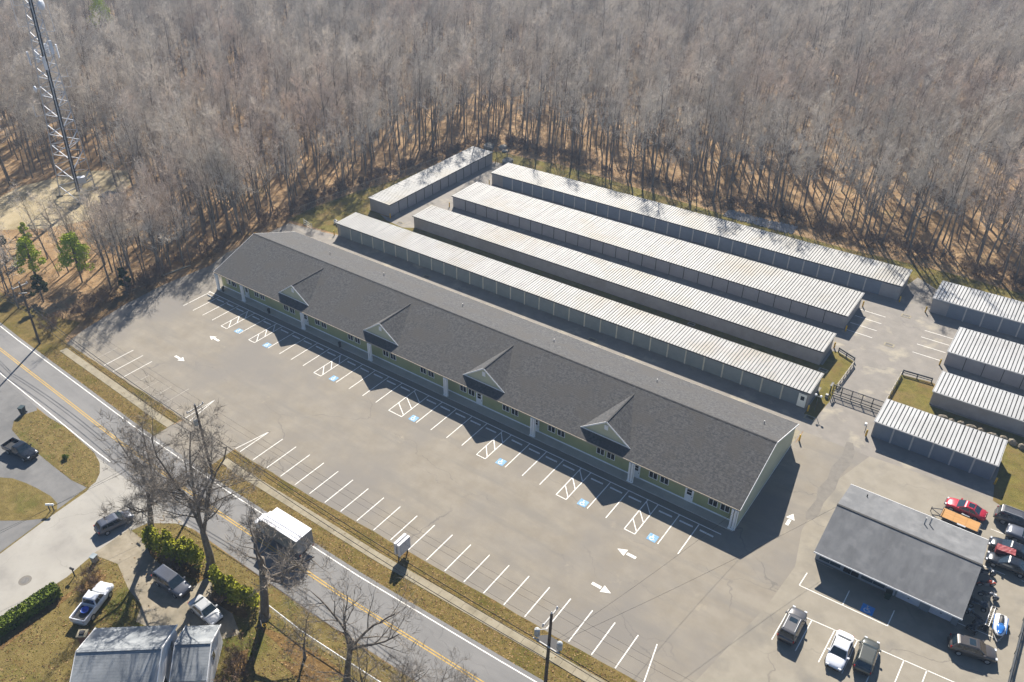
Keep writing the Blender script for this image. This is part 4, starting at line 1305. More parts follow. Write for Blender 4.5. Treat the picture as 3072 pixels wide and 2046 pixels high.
mailbox(-86.95, 25.35, 'white mailbox left of a pair at the lawn corner by the side street', M_white, 0.7)
mailbox(-86.55, 25.65, 'white mailbox with red post right of a pair at the lawn corner', M_white, 0.7)
mailbox(-75.0, 21.6, 'dark mailbox leaning on a post beside the clipped hedge', M_dark, 0.2, 1.15)
bin_(-75.0, 24.2, mat('grey_blue_bin', (0.2, 0.24, 0.26), (0.25, 0.29, 0.31), 2, 0.5), 'grey blue wheeled bin at the corner of the house driveway', 0.3, 0.95)
mh = thing('manhole_cover', 'round iron manhole cover in the pale side street', 'manhole cover', (-79.0, 17.8, 0.012))
MB().lathe([(0.46, 0), (0.46, 0.015), (0.4, 0.018)], 24).build('cover', mat('manhole_iron', (0.11, 0.105, 0.1), (0.15, 0.145, 0.135), 4, 0.8), mh)
MB().lathe([(0.72, 0), (0.72, 0.006)], 24).build('collar', M_patch, mh)
for x, y, l in ((-116.6, 104.6, 'left of two'), (-115.7, 104.4, 'right of two')):
    t = thing('propane_tank', 'small dark topped tank on the grass behind the plaza, %s' % l, 'tank', (x, y, 0.02))
    MB().lathe([(0.1, 0), (0.34, 0.08), (0.36, 0.5), (0.25, 0.7), (0.06, 0.78)], 12).build('body', M_white, t)
    MB().lathe([(0.2, 0.72), (0.2, 0.86), (0.12, 0.88)], 10).build('cap', M_dark, t)
st = thing('street_name_sign', 'thin street name sign on a post by the shrub at the junction', 'sign', (-74.6, 31.2, 0.02))
MB().tube([(0, 0, 0), (0, 0, 2.3)], 0.035, 8).build('post', M_link, st)
MB().box(-0.4, 0.4, -0.015, 0.015, 2.1, 2.32).build('blade', M_dark, st)
hoop = thing('basketball_hoop', 'black backboard on a pole in the yard beside the garage', 'basketball hoop', (-50.9, 28.4, 0.0), R(60))
MB().tube([(0, 0, 0), (0, 0, 2.9), (0.6, 0, 3.1)], 0.06, 8).build('pole', M_dark, hoop)
MB().box(0.6, 0.66, -0.65, 0.65, 2.7, 3.55).build('backboard', M_dark, hoop)
MB().tube([(0.68 + 0.22 + 0.22 * math.cos(R(a)), 0.22 * math.sin(R(a)), 2.8) for a in range(0, 361, 30)], 0.015, 5, False).build('rim', M_bol, hoop)
# ------------------------------------------------------------------ vehicles
def paint(name, c, rough=0.28, metal=0.25):
    return mat(name, c, tuple(min(1, v * 1.12 + 0.004) for v in c), 0.7, rough, metal=metal, spec=0.5, coat=0.6)

M_tyre = mat('tyre_rubber', (0.012, 0.012, 0.012), None, rough=0.85)
M_rim = mat('alloy_rim', (0.42, 0.43, 0.44), None, rough=0.35, metal=0.6)
M_carglass = mat('tinted_car_glass', (0.012, 0.022, 0.03), None, rough=0.05, spec=0.8)
M_black = mat('black_plastic', (0.013, 0.013, 0.014), None, rough=0.55)
M_head = mat('headlamp_glass', (0.6, 0.62, 0.65), None, rough=0.1)
M_tail = mat('tail_lamp_red', (0.35, 0.01, 0.008), None, rough=0.15)
wheel_cache = {}

def wheel(parent, x, y, r, w=0.22):
    if r not in wheel_cache:
        b = MB()
        prof = [(r * 0.62, -w / 2), (r * 0.93, -w / 2), (r, -w / 2 + 0.05), (r, w / 2 - 0.05), (r * 0.93, w / 2), (r * 0.62, w / 2)]
        b.lathe(prof, 18)
        b.v = [(vx, vz, vy) for vx, vy, vz in b.v]
        c = MB()
        c.lathe([(r * 0.62, -w / 2 - 0.004), (r * 0.6, w / 2 + 0.006), (r * 0.2, w / 2 + 0.012)], 14)
        c.v = [(vx, vz, vy) for vx, vy, vz in c.v]
        d = MB()
        d.lathe([(r * 0.62, w / 2 + 0.004), (r * 0.6, -w / 2 - 0.006), (r * 0.2, -w / 2 - 0.012)], 14)
        wheel_cache[r] = (b.mesh('tyre', M_tyre, True), c.mesh('rim', M_rim))
    o = link('wheel', wheel_cache[r][0], parent, (x, y, r))
    link('rim', wheel_cache[r][1], o, None, (0, 0, PI if y < 0 else 0))
    return o

def loft(b, st, ring):
    """st: list of (x, half width, bottom z, top z); ring: list of (fraction of width, f(zb, zt))."""
    base = len(b.v)
    n = len(ring) * 2
    for (x, w, zb, zt) in st:
        pts = [(fw * w, fz(zb, zt)) for fw, fz in ring]
        allp = [(x, -y, z) for y, z in pts] + [(x, y, z) for y, z in pts[::-1]]
        b.v += allp
    for i in range(len(st) - 1):
        for k in range(n):
            k2 = (k + 1) % n
            b.f.append((base + i * n + k, base + i * n + k2, base + (i + 1) * n + k2, base + (i + 1) * n + k))
            b.mi.append(0)
    b.f.append(tuple(base + k for k in range(n))[::-1])
    b.f.append(tuple(base + (len(st) - 1) * n + k for k in range(n)))
    b.mi += [0, 0]

RING = [(0.78, lambda a, t: a), (0.97, lambda a, t: a + 0.1), (1.0, lambda a, t: a + (t - a) * 0.5), (0.985, lambda a, t: t - 0.16), (0.93, lambda a, t: t - 0.05), (0.7, lambda a, t: t), (0.3, lambda a, t: t + 0.02)]

def frustum(b, x0, x1, wb, z0, X0, X1, wt, z1, crown=0.05):
    """Cabin: belt rectangle x0..x1, roof rectangle X0..X1 with a crowned roof."""
    n = len(b.v)
    b.v += [(x0, -wb, z0), (x1, -wb, z0), (x1, wb, z0), (x0, wb, z0),
            (X0, -wt, z1), (X1, -wt, z1), (X1, wt, z1), (X0, wt, z1),
            (X0 * 0.88 + X1 * 0.12, -wt * 0.82, z1 + crown), (X0 * 0.12 + X1 * 0.88, -wt * 0.82, z1 + crown), (X0 * 0.12 + X1 * 0.88, wt * 0.82, z1 + crown), (X0 * 0.88 + X1 * 0.12, wt * 0.82, z1 + crown)]
    for q in ((0, 1, 5, 4), (1, 2, 6, 5), (2, 3, 7, 6), (3, 0, 4, 7), (4, 5, 9, 8), (5, 6, 10, 9), (6, 7, 11, 10), (7, 4, 8, 11), (8, 9, 10, 11)):
        b.f.append(tuple(n + i for i in q))
        b.mi.append(0)

def quad_on(p00, p10, p11, p01, u0, u1, v0, v1, off):
    """Patch of a bilinear face, pushed out by off along its normal."""
    P = [Vector(p) for p in (p00, p10, p11, p01)]
    nrm = (P[1] - P[0]).cross(P[3] - P[0]).normalized()
    def f(u, v):
        return (P[0] * (1 - u) * (1 - v) + P[1] * u * (1 - v) + P[2] * u * v + P[3] * (1 - u) * v) + nrm * off
    return [f(u0, v0), f(u1, v0), f(u1, v1), f(u0, v1)]

KIND = {
    #        L    W    hood  deck  belt  H     belt x0,x1   roof x0,x1   r
    'sedan': (4.75, 0.91, 0.86, 0.98, 0.92, 1.44, -1.75, 1.15, -0.95, 0.35, 0.33),
    'coupe': (4.5, 0.9, 0.82, 0.94, 0.88, 1.36, -1.7, 1.05, -0.85, 0.2, 0.33),
    'suv': (4.75, 0.94, 1.05, 1.05, 1.05, 1.70, -2.22, 1.1, -1.95, 0.42, 0.37),
    'hatch': (4.3, 0.9, 0.98, 1.0, 0.98, 1.56, -2.0, 1.15, -1.6, 0.4, 0.34),
    'van': (4.95, 0.97, 1.02, 1.1, 1.05, 1.74, -2.32, 1.35, -2.1, 0.5, 0.35),
    'pickup': (5.6, 0.98, 1.12, 0.78, 1.12, 1.82, -0.6, 1.3, -0.42, 0.62, 0.4),
}

def car(kind, label, x, y, ang, colour, group='parked vehicles', cat='car', L=None, z=0.02, rails=False, sunroof=False, bare_bed=None):
    L0, W, zh, zd, zb, H, bx0, bx1, rx0, rx1, wr = KIND[kind]
    L = L or L0
    k = L / L0
    name = {'sedan': 'sedan', 'coupe': 'coupe', 'suv': 'suv', 'hatch': 'hatchback', 'van': 'minivan', 'pickup': 'pickup_truck'}[kind]
    t = thing(name, label, cat, (x, y, z), ang, group)
    h = L / 2
    b = MB()
    if kind == 'pickup':
        st = [(-h, W * 0.94, 0.42, zd), (-h + 0.06, W * 0.97, 0.36, zd), (bx0 * k - 0.1, W * 0.98, 0.34, zd), (bx0 * k - 0.02, W * 0.99, 0.34, zb), (bx1 * k, W, 0.34, zb + 0.03), (h - 0.5, W * 0.97, 0.34, zh), (h - 0.12, W * 0.92, 0.4, zh - 0.1), (h, W * 0.8, 0.48, zh - 0.25)]
    else:
        st = [(-h, W * 0.74, 0.42, zd - 0.22), (-h + 0.08, W * 0.86, 0.32, zd - 0.08), (-h + 0.35, W * 0.96, 0.25, zd), (-h * 0.5, W, 0.22, max(zd, zb)), (0, W, 0.22, zb + 0.02), (bx1 * k - 0.1, W, 0.22, zb), (h - 0.75, W * 0.98, 0.22, zh), (h - 0.3, W * 0.9, 0.26, zh - 0.1), (h - 0.06, W * 0.74, 0.32, zh - 0.24), (h, W * 0.6, 0.4, zh - 0.34)]
    loft(b, st, RING)
    body = b.build('body', colour, t, True)
    c = MB()
    wt = W * 0.76
    wb = W * 0.94
    c0, c1, t0, t1 = bx0 * k, bx1 * k, rx0 * k, rx1 * k
    zbase = zb - 0.03
    frustum(c, c0, c1, wb, zbase, t0, t1, wt, H - 0.05, 0.05)
    cab = c.build('cabin', colour, t)
    bv = cab.modifiers.new('soft', 'BEVEL')
    bv.width = 0.06
    bv.segments = 2
    bl, br, fr, fl = (c0, -wb, zbase), (c1, -wb, zbase), (c1, wb, zbase), (c0, wb, zbase)
    BL, BR, FR, FL = (t0, -wt, H - 0.05), (t1, -wt, H - 0.05), (t1, wt, H - 0.05), (t0, wt, H - 0.05)
    g = MB()
    g.face(quad_on(br, fr, FR, BR, 0.04, 0.96, 0.08, 0.94, 0.012))
    g.build('windshield', M_carglass, t)
    g = MB()
    g.face(quad_on(fl, bl, BL, FL, 0.08, 0.92, 0.15 if kind != 'coupe' else 0.05, 0.92, 0.012))
    g.build('rear_window', M_carglass, t)
    cuts = {'pickup': [(0.06, 0.46), (0.5, 0.88)], 'sedan': [(0.12, 0.48), (0.51, 0.88)], 'coupe': [(0.12, 0.42), (0.46, 0.88)], 'suv': [(0.05, 0.28), (0.31, 0.58), (0.61, 0.9)], 'hatch': [(0.1, 0.3), (0.33, 0.6), (0.63, 0.9)], 'van': [(0.04, 0.3), (0.33, 0.6), (0.63, 0.9)]}[kind]
    for u0, u1 in cuts:
        g = MB()
        g.face(quad_on(bl, br, BR, BL, u0, u1, 0.16, 0.9, 0.012))
        g.build('side_window', M_carglass, t)
        g = MB()
        g.face(quad_on(fr, fl, FL, FR, 1 - u1, 1 - u0, 0.16, 0.9, 0.012))
        g.build('side_window', M_carglass, t)
    ax = h * 0.62
    for sx in (-1, 1):
        for sy in (-1, 1):
            wheel(t, sx * ax * (0.98 if sx > 0 else 0.92), sy * (W - 0.09), wr)
    for sy in (-1, 1):
        zl = (zh - 0.26) if kind != 'pickup' else 0.9
        xh = h - 0.2
        MB().box(xh, xh + 0.16, min(sy * W * 0.5, sy * W * 0.8), max(sy * W * 0.5, sy * W * 0.8), zl - 0.02, zl + 0.1).build('headlight', M_head, t)
        zt = (zd - 0.2) if kind != 'pickup' else 0.95
        if kind in ('suv', 'van', 'hatch'):
            MB().box(-h + 0.05, -h + 0.16, min(sy * W * 0.8, sy * W * 0.91), max(sy * W * 0.8, sy * W * 0.91), zt - 0.05, zt + 0.2).build('tail_light', M_tail, t)
        else:
            MB().box(-h - 0.01, -h + 0.12, min(sy * W * 0.62, sy * W * 0.84), max(sy * W * 0.62, sy * W * 0.84), zt - 0.14, zt + 0.02).build('tail_light', M_tail, t)
        MB().box(c1 - 0.38, c1 - 0.2, min(sy * wb, sy * (wb + 0.2)), max(sy * wb, sy * (wb + 0.2)), zb + 0.02, zb + 0.17).build('mirror', colour, t)
    MB().box(h - 0.08, h + 0.04, -W * 0.62, W * 0.62, 0.34, 0.56).build('bumper', M_black, t)
    MB().box(-h - 0.05, -h + 0.06, -W * 0.74, W * 0.74, 0.38, 0.58).build('bumper', M_black if kind != 'pickup' else M_rim, t)
    if rails:
        for sy in (-1, 1):
            MB().bar((t0 + 0.25, sy * wt * 0.8, H + 0.05), (t1 - 0.2, sy * wt * 0.8, H + 0.05), 0.04).build('roof_rail', M_rim, t)
    if sunroof:
        MB().box(t1 - 0.95, t1 - 0.35, -0.4, 0.4, H - 0.01, H + 0.008).build('sunroof', M_carglass, t)
    if kind == 'pickup':
        bx = c0 - 0.08
        for sy in (-1, 1):
            w = MB()
            ya, yb = sorted((sy * W * 0.99, sy * (W * 0.99 - 0.12)))
            w.box(-h + 0.06, bx, ya, yb, zd - 0.1, 1.18)
            w.build('bed_side', colour, t)
        MB().box(-h - 0.01, -h + 0.06, -W * 0.97, W * 0.97, zd - 0.2, 1.18).build('tailgate', colour, t)
        MB().box(bx - 0.04, bx + 0.03, -W * 0.96, W * 0.96, zd - 0.1, 1.2).build('bed_front', colour, t)
        MB().box(-h + 0.08, bx - 0.06, -W * 0.86, W * 0.86, zd + 0.03, zd + 0.05).build('bed_liner', M_black if bare_bed is None else bare_bed, t)
    return t

C_gun = paint('gunmetal_paint', (0.075, 0.073, 0.075))
C_white = paint('white_car_paint', (0.62, 0.64, 0.68), 0.3, 0.0)
C_green = paint('dark_olive_paint', (0.065, 0.068, 0.058))
C_brown = paint('dark_brown_paint', (0.06, 0.052, 0.046))
C_red = paint('red_car_paint', (0.4, 0.012, 0.025))
C_black = paint('black_car_paint', (0.014, 0.016, 0.02), 0.18)
C_slate = paint('slate_paint', (0.08, 0.088, 0.11))
C_silver = paint('silver_paint', (0.42, 0.43, 0.44))
car('suv', 'dark grey suv with roof rails and sunroof in the first shop stall', -7.7, 63.5, R(91), C_gun, 'cars in the repair shop stalls', rails=True, sunroof=True, cat='suv')
car('sedan', 'white sedan parked nose out in a repair shop stall', -2.85, 63.4, R(-88), C_white, 'cars in the repair shop stalls')
car('hatch', 'dark olive hatchback parked beside the white sedan', -0.5, 64.4, R(93), C_green, 'cars in the repair shop stalls', L=4.4)
car('hatch', 'dark brown hatchback with sunroof parked across the front of the jet ski', 7.7, 71.6, R(14), C_brown, 'cars in the repair shop stalls', sunroof=True)
car('coupe', 'bright red coupe behind the repair shop next to the flatbed trailer', 2.95, 92.45, R(178), C_red, 'cars behind the repair shop', L=4.4, sunroof=True)
car('suv', 'dark suv with pale roof parked by the grass behind the repair shop', 8.2, 93.9, R(2), C_gun, 'cars behind the repair shop', cat='suv', rails=True)
car('pickup', 'grey pickup truck parked behind the dark suv at the frame edge', 10.2, 91.5, R(180), C_slate, 'cars behind the repair shop', cat='pickup truck')
car('coupe', 'black car nose to the repair shop, farther of two', 8.4, 88.6, R(180), C_black, 'cars behind the repair shop')
car('coupe', 'black car nose to the repair shop, nearer of two', 8.6, 86.0, R(181), C_black, 'cars behind the repair shop')
car('pickup', 'black pickup truck on the dark driveway left of the road', -100.2, 28.75, R(9), C_black, 'vehicles near the houses', cat='pickup truck', L=5.4)
car('hatch', 'dark grey hatchback driving along the pale side street', -78.15, 28.9, R(80), C_slate, 'vehicles near the houses', L=4.5)
wp = car('pickup', 'white pickup truck on the lawn with a blue tub in its bed', -69.25, 20.6, R(113), C_white, 'vehicles near the houses', cat='pickup truck', L=5.3)
car('van', 'dark slate minivan in the gravel driveway of the white house', -64.7, 27.55, R(3), C_slate, 'vehicles near the houses', cat='minivan')
car('sedan', 'silver sedan parked against the white garage', -58.6, 27.5, R(-2), C_silver, 'vehicles near the houses', L=4.4)
tub = thing('blue_tub', 'round blue tub lying in the bed of the white pickup', 'tub', (-68.75, 19.4, 0.86))
MB().lathe([(0.3, 0), (0.42, 0.3), (0.46, 0.32), (0.38, 0.28), (0.26, 0.04)], 16).build('bowl', mat('blue_plastic', (0.02, 0.06, 0.32), (0.03, 0.09, 0.4), 2, 0.35), tub)

# box truck on the road
bt = thing('box_truck', 'white box truck with pale roof driving along the road', 'truck', (-60.0, 39.75, 0.02), R(181))
M_box = mat('truck_box_white', (0.58, 0.59, 0.62), (0.64, 0.65, 0.68), 0.5, 0.5)
M_boxs = mat('truck_side_grey', (0.2, 0.2, 0.2), (0.25, 0.25, 0.245), 0.8, 0.55)
b = MB().box(-4.1, 1.7, -1.22, 1.22, 0.95, 3.2)
b.build('cargo_box', M_boxs, bt)
MB().box(-4.13, 1.73, -1.25, 1.25, 3.205, 3.3).build('box_roof', M_box, bt)
for k in range(9):
    xx = -3.9 + k * 0.68
    for sy in (-1, 1):
        ya, yb = sorted((sy * 1.222, sy * 1.25))
        MB().box(xx, xx + 0.05, ya, yb, 0.98, 3.18).build('side_rib', M_boxs, bt)
c = MB()
loft(c, [(1.8, 1.05, 0.5, 1.5), (2.3, 1.08, 0.45, 1.55), (3.4, 1.05, 0.45, 1.45), (3.9, 0.95, 0.5, 1.35), (4.05, 0.8, 0.55, 1.2)], RING)
c.build('body', M_box, bt, True)
c = MB()
frustum(c, 1.8, 3.2, 1.0, 1.45, 1.85, 2.7, 0.9, 2.4, 0.06)
c.build('cabin', M_box, bt)
g = MB()
g.face(quad_on((3.2, -1, 1.45), (3.2, 1, 1.45), (2.7, 0.9, 2.4), (2.7, -0.9, 2.4), 0.05, 0.95, 0.1, 0.9, 0.012))
g.build('windshield', M_carglass, bt)
for sy in (-1, 1):
    g = MB()
    p = [(1.9, sy * 1.0, 1.45), (3.15, sy * 1.0, 1.45), (2.68, sy * 0.9, 2.4), (1.9, sy * 0.9, 2.4)]
    if sy > 0:
        p = [p[1], p[0], p[3], p[2]]
    g.face(quad_on(*p, 0.08, 0.9, 0.12, 0.85, 0.012))
    g.build('side_window', M_carglass, bt)
    wheel(bt, 3.1, sy * 0.98, 0.46)
    wheel(bt, -2.6, sy * 1.0, 0.46)
    MB().box(3.95, 4.07, min(sy * 0.45, sy * 0.72), max(sy * 0.45, sy * 0.72), 0.85, 1.02).build('headlight', M_head, bt)
    MB().box(-4.2, -4.12, min(sy * 0.9, sy * 1.15), max(sy * 0.9, sy * 1.15), 0.75, 0.95).build('tail_light', M_tail, bt)
MB().box(-4.0, 1.8, -0.45, 0.45, 0.55, 0.94).build('chassis', M_black, bt)
MB().box(3.98, 4.14, -0.95, 0.95, 0.45, 0.7).build('bumper', M_black, bt)

# flatbed trailer
tr = thing('flatbed_trailer', 'utility trailer with orange plywood deck behind the repair shop', 'trailer', (2.85, 90.1, 0.02), R(-2))
M_ply = mat('orange_plywood', (0.32, 0.15, 0.03), (0.4, 0.2, 0.05), 1.5, 0.75, stretch=(0.4, 3, 1))
for k in range(3):
    MB().box(-2.0 + k * 1.335, -2.0 + (k + 1) * 1.335 - 0.02, -0.85, 0.85, 0.55, 0.6).build('deck_panel', M_ply, tr)
fr = MB()
for sy in (-0.88, 0.88):
    fr.bar((-2.05, sy, 0.52), (2.05, sy, 0.52), 0.07, 0.12)
for xx in (-2.05, 2.05):
    fr.bar((xx, -0.9, 0.52), (xx, 0.9, 0.52), 0.07, 0.12)
fr.bar((-2.05, -0.6, 0.5), (-3.2, 0, 0.5), 0.08)
fr.bar((-2.05, 0.6, 0.5), (-3.2, 0, 0.5), 0.08)
fr.build('frame', M_blk, tr)
MB().bar((-2.05, -0.9, 0.85), (-2.05, 0.9, 0.85), 0.05).build('front_bar', M_blk, tr)
for sy in (-1, 1):
    wheel(tr, 0.3, sy * 1.05, 0.3)
    MB().bar((-0.15, sy * 1.05, 0.68), (0.75, sy * 1.05, 0.68), 0.24, 0.03).build('fender', M_rim, tr)
MB().tube([(-3.15, 0, 0), (-3.15, 0, 0.75)], 0.04, 8).build('jack', M_blk, tr)

# red cover over a crate, satellite dish like round lid
rc = thing('covered_crate', 'dark red tarpaulin over a tall crate between the two black cars', 'crate', (7.9, 87.25, 0.02), R(4))
M_tarp = mat('dark_red_tarpaulin', (0.16, 0.008, 0.012), (0.22, 0.012, 0.018), 2, 0.6, bump=0.4, bscale=5, bdist=0.05)
b = MB()
b.box(-0.85, 0.85, -0.45, 0.45, 0.0, 1.35)
b.build('crate', M_wood, rc)
b = MB()
nx = 8
top = [[(-0.92 + 1.84 * i / nx, -0.52 + 1.04 * j / 4, 1.4 + random.uniform(-0.03, 0.03)) for j in range(5)] for i in range(nx + 1)]
for i in range(nx):
    for j in range(4):
        b.face([top[i][j], top[i + 1][j], top[i + 1][j + 1], top[i][j + 1]])
for i in range(nx):
    for j in (0, 4):
        p, q_ = top[i][j], top[i + 1][j]
        d_ = -0.04 if j == 0 else 0.04
        b.face([p, q_, (q_[0], q_[1] + d_, 0.7 + random.uniform(-0.05, 0.1)), (p[0], p[1] + d_, 0.7 + random.uniform(-0.05, 0.1))])
for j in range(4):
    for i in (0, nx):
        p, q_ = top[i][j], top[i][j + 1]
        d_ = -0.04 if i == 0 else 0.04
        b.face([p, q_, (q_[0] + d_, q_[1], 0.75), (p[0] + d_, p[1], 0.75)])
b.build('tarpaulin', M_tarp, rc)

# motorcycles and quads beside the shop
def motorcycle(label, x, y, ang, m, lean=0.1):
    t = thing('motorcycle', label, 'motorcycle', (x, y, 0.02), ang, 'motorcycles beside the repair shop')
    t.rotation_euler = (lean, 0, ang)
    for xx in (-0.68, 0.72):
        wheel(t, xx, 0.0, 0.31, 0.13)
    b = MB()
    b.tube([(0.72, 0, 0.31), (0.5, 0, 0.85), (0.42, 0, 1.0)], 0.035, 6)
    b.tube([(0.45, 0, 0.85), (0.0, 0, 0.75), (-0.68, 0, 0.35)], 0.04, 6)
    b.tube([(0.45, 0, 0.75), (0.2, 0, 0.3), (-0.3, 0, 0.3), (-0.68, 0, 0.33)], 0.04, 6)
    b.build('frame', M_blk, t)
    MB().box(-0.2, 0.25, -0.14, 0.14, 0.3, 0.62).build('engine', M_rim, t)
    b = MB()
    loft(b, [(-0.05, 0.12, 0.7, 0.86), (0.1, 0.17, 0.68, 0.94), (0.35, 0.16, 0.7, 0.95), (0.45, 0.09, 0.76, 0.9)], [(0.6, lambda a, q: a), (1, lambda a, q: (a + q) / 2), (0.6, lambda a, q: q)])
    b.build('fuel_tank', m, t, True)
    b = MB()
    loft(b, [(-0.75, 0.1, 0.72, 0.86), (-0.4, 0.15, 0.7, 0.82), (-0.05, 0.12, 0.7, 0.8)], [(0.8, lambda a, q: a), (1, lambda a, q: q - 0.03), (0.6, lambda a, q: q)])
    b.build('saddle', M_black, t, True)
    MB().tube([(0.3, -0.36, 1.05), (0.42, -0.1, 1.02), (0.42, 0.1, 1.02), (0.3, 0.36, 1.05)], 0.02, 6).build('handlebar', M_rim, t)
    MB().lathe([(0.04, 0), (0.1, 0.05), (0.1, 0.1)], 10, (0.55, 0, 0.83)).build('headlight', M_head, t)
    for xx in (-0.68, 0.72):
        f = MB()
        pts = [(xx + 0.35 * math.cos(R(a)), 0, 0.31 + 0.35 * math.sin(R(a))) for a in range(30, 160, 25)]
        for p, q_ in zip(pts[:-1], pts[1:]):
            f.bar(p, q_, 0.16, 0.02)
        f.build('fender', m, t)
M_orange = paint('orange_tank_paint', (0.4, 0.06, 0.02))
motorcycle('black motorcycle at the far end of the row beside the repair shop', 6.8, 83.4, R(20), C_black)
motorcycle('motorcycle with orange red tank beside the repair shop', 7.15, 81.7, R(35), M_orange)
motorcycle('black motorcycle with pale seat in the middle of the row beside the shop', 7.65, 80.1, R(10), C_slate)
motorcycle('black motorcycle at the near end of the row beside the shop', 6.95, 76.3, R(160), C_black, -0.1)
def quad(label, x, y, ang, m):
    t = thing('quad_bike', label, 'quad bike', (x, y, 0.02), ang, 'quad bikes beside the repair shop')
    for xx in (-0.6, 0.6):
        for yy in (-0.42, 0.42):
            wheel(t, xx, yy, 0.28, 0.2)
    b = MB()
    loft(b, [(-0.95, 0.3, 0.5, 0.72), (-0.6, 0.48, 0.48, 0.78), (-0.2, 0.25, 0.4, 0.72), (0.2, 0.25, 0.4, 0.74), (0.6, 0.48, 0.48, 0.82), (0.95, 0.3, 0.5, 0.74)], RING[1:6])
    b.build('body', m, t, True)
    b = MB()
    loft(b, [(-0.6, 0.18, 0.74, 0.9), (0.0, 0.16, 0.72, 0.86), (0.15, 0.1, 0.72, 0.82)], [(0.9, lambda a, q: a), (1, lambda a, q: q - 0.04), (0.6, lambda a, q: q)])
    b.build('seat', M_black, t, True)
    MB().tube([(0.2, -0.38, 1.05), (0.35, -0.1, 1.0), (0.35, 0.1, 1.0), (0.2, 0.38, 1.05)], 0.025, 6).build('handlebar', M_black, t)
    for xx in (-0.75, 0.72):
        b = MB()
        for k in range(5):
            b.bar((xx - 0.2 + k * 0.1, -0.36, 0.92), (xx - 0.2 + k * 0.1, 0.36, 0.92), 0.025)
        for sy in (-0.36, 0.36):
            b.bar((xx - 0.25, sy, 0.92), (xx + 0.25, sy, 0.92), 0.03)
        b.bar((xx, -0.2, 0.74), (xx, -0.2, 0.92), 0.03)
        b.bar((xx, 0.2, 0.74), (xx, 0.2, 0.92), 0.03)
        b.build('rack', M_blk, t)
quad('black quad bike parked against the side wall of the repair shop', 7.0, 78.2, R(5), C_black)
quad('black quad bike behind the pale ramp beside the shop', 7.35, 74.9, R(70), C_black)
rp = thing('loading_ramp', 'long pale metal ramp leaning beside the quad bikes', 'ramp', (8.35, 77.2, 0.0), R(-93))
for s in (-0.16, 0.16):
    MB().bar((-2.0, s, 0.12), (2.0, s, 0.95), 0.05).build('side_rail', M_white, rp)
for k in range(11):
    MB().bar((-1.9 + k * 0.38, -0.15, 0.14 + k * 0.078), (-1.9 + k * 0.38, 0.15, 0.14 + k * 0.078), 0.05).build('rung', M_palew, rp)
MB().box(1.9, 1.98, -0.2, 0.2, 0, 0.9).build('stand', M_blk, rp)
MB().box(-2.05, -1.97, -0.2, 0.2, 0.0, 0.1).build('foot', M_blk, rp)

# jet ski on its trailer
js = thing('jet_ski', 'white and blue jet ski parked beside the motorcycles', 'jet ski', (9.35, 76.3, 0.02), R(-86))
M_jw = mat('white_gelcoat', (0.64, 0.66, 0.68), (0.7, 0.72, 0.74), 1.5, 0.25, coat=0.5)
M_jb = mat('blue_gelcoat', (0.02, 0.12, 0.42), (0.03, 0.18, 0.52), 1.5, 0.25, coat=0.5)
b = MB()
loft(b, [(-1.5, 0.5, 0.5, 0.78), (-1.3, 0.58, 0.42, 0.82), (0.0, 0.62, 0.38, 0.85), (0.8, 0.55, 0.42, 0.86), (1.3, 0.34, 0.55, 0.86), (1.6, 0.1, 0.75, 0.86)], RING)
b.build('hull', M_jw, js, True)
b = MB()
loft(b, [(0.1, 0.26, 0.85, 1.12), (0.5, 0.42, 0.84, 1.15), (1.0, 0.32, 0.84, 1.02), (1.45, 0.1, 0.84, 0.9)], RING[1:])
b.build('hood', M_jb, js, True)
b = MB()
loft(b, [(-1.2, 0.2, 0.84, 1.05), (-0.7, 0.22, 0.84, 1.12), (-0.1, 0.2, 0.84, 1.02), (0.1, 0.16, 0.84, 0.98)], RING[1:])
b.build('seat', M_black, js, True)
MB().tube([(0.15, -0.34, 1.25), (0.3, -0.1, 1.22), (0.3, 0.1, 1.22), (0.15, 0.34, 1.25)], 0.025, 6).build('handlebar', M_black, js)
for sy in (-1, 1):
    MB().box(-1.35, 0.9, min(sy * 0.6, sy * 0.64), max(sy * 0.6, sy * 0.64), 0.58, 0.74).build('side_stripe', M_jb, js)
b = MB()
for sy in (-0.45, 0.45):
    b.bar((-1.5, sy, 0.34), (1.0, sy, 0.34), 0.07)
b.bar((1.0, -0.45, 0.34), (2.1, 0, 0.34), 0.07)
b.bar((1.0, 0.45, 0.34), (2.1, 0, 0.34), 0.07)
b.bar((-0.6, -0.8, 0.3), (-0.6, 0.8, 0.3), 0.07)
b.build('cradle', M_rim, js)
for sy in (-0.8, 0.8):
    wheel(js, -0.6, sy, 0.25, 0.15)
MB().tube([(2.05, 0, 0), (2.05, 0, 0.5)], 0.04, 6).build('jack', M_blk, js)
# ------------------------------------------------------------------ bare trees
M_bark = mat('grey_brown_bark', (0.115, 0.095, 0.075), (0.185, 0.16, 0.132), 2.5, 0.95, bump=0.5, bscale=6, spec=0.2)
M_bark2 = mat('dark_wood_bark', (0.13, 0.108, 0.085), (0.23, 0.195, 0.16), 0.6, 0.95, spec=0.2)
M_twig = mat('grey_twigs', (0.47, 0.415, 0.345), (0.63, 0.57, 0.49), 0.07, 0.95, spec=0.1, c3=(0.54, 0.44, 0.36), scale3=0.03, lo3=0.52, hi3=0.66)
M_twig2 = mat('roadside_twigs', (0.19, 0.165, 0.135), (0.27, 0.235, 0.195), 0.8, 0.95, spec=0.1)

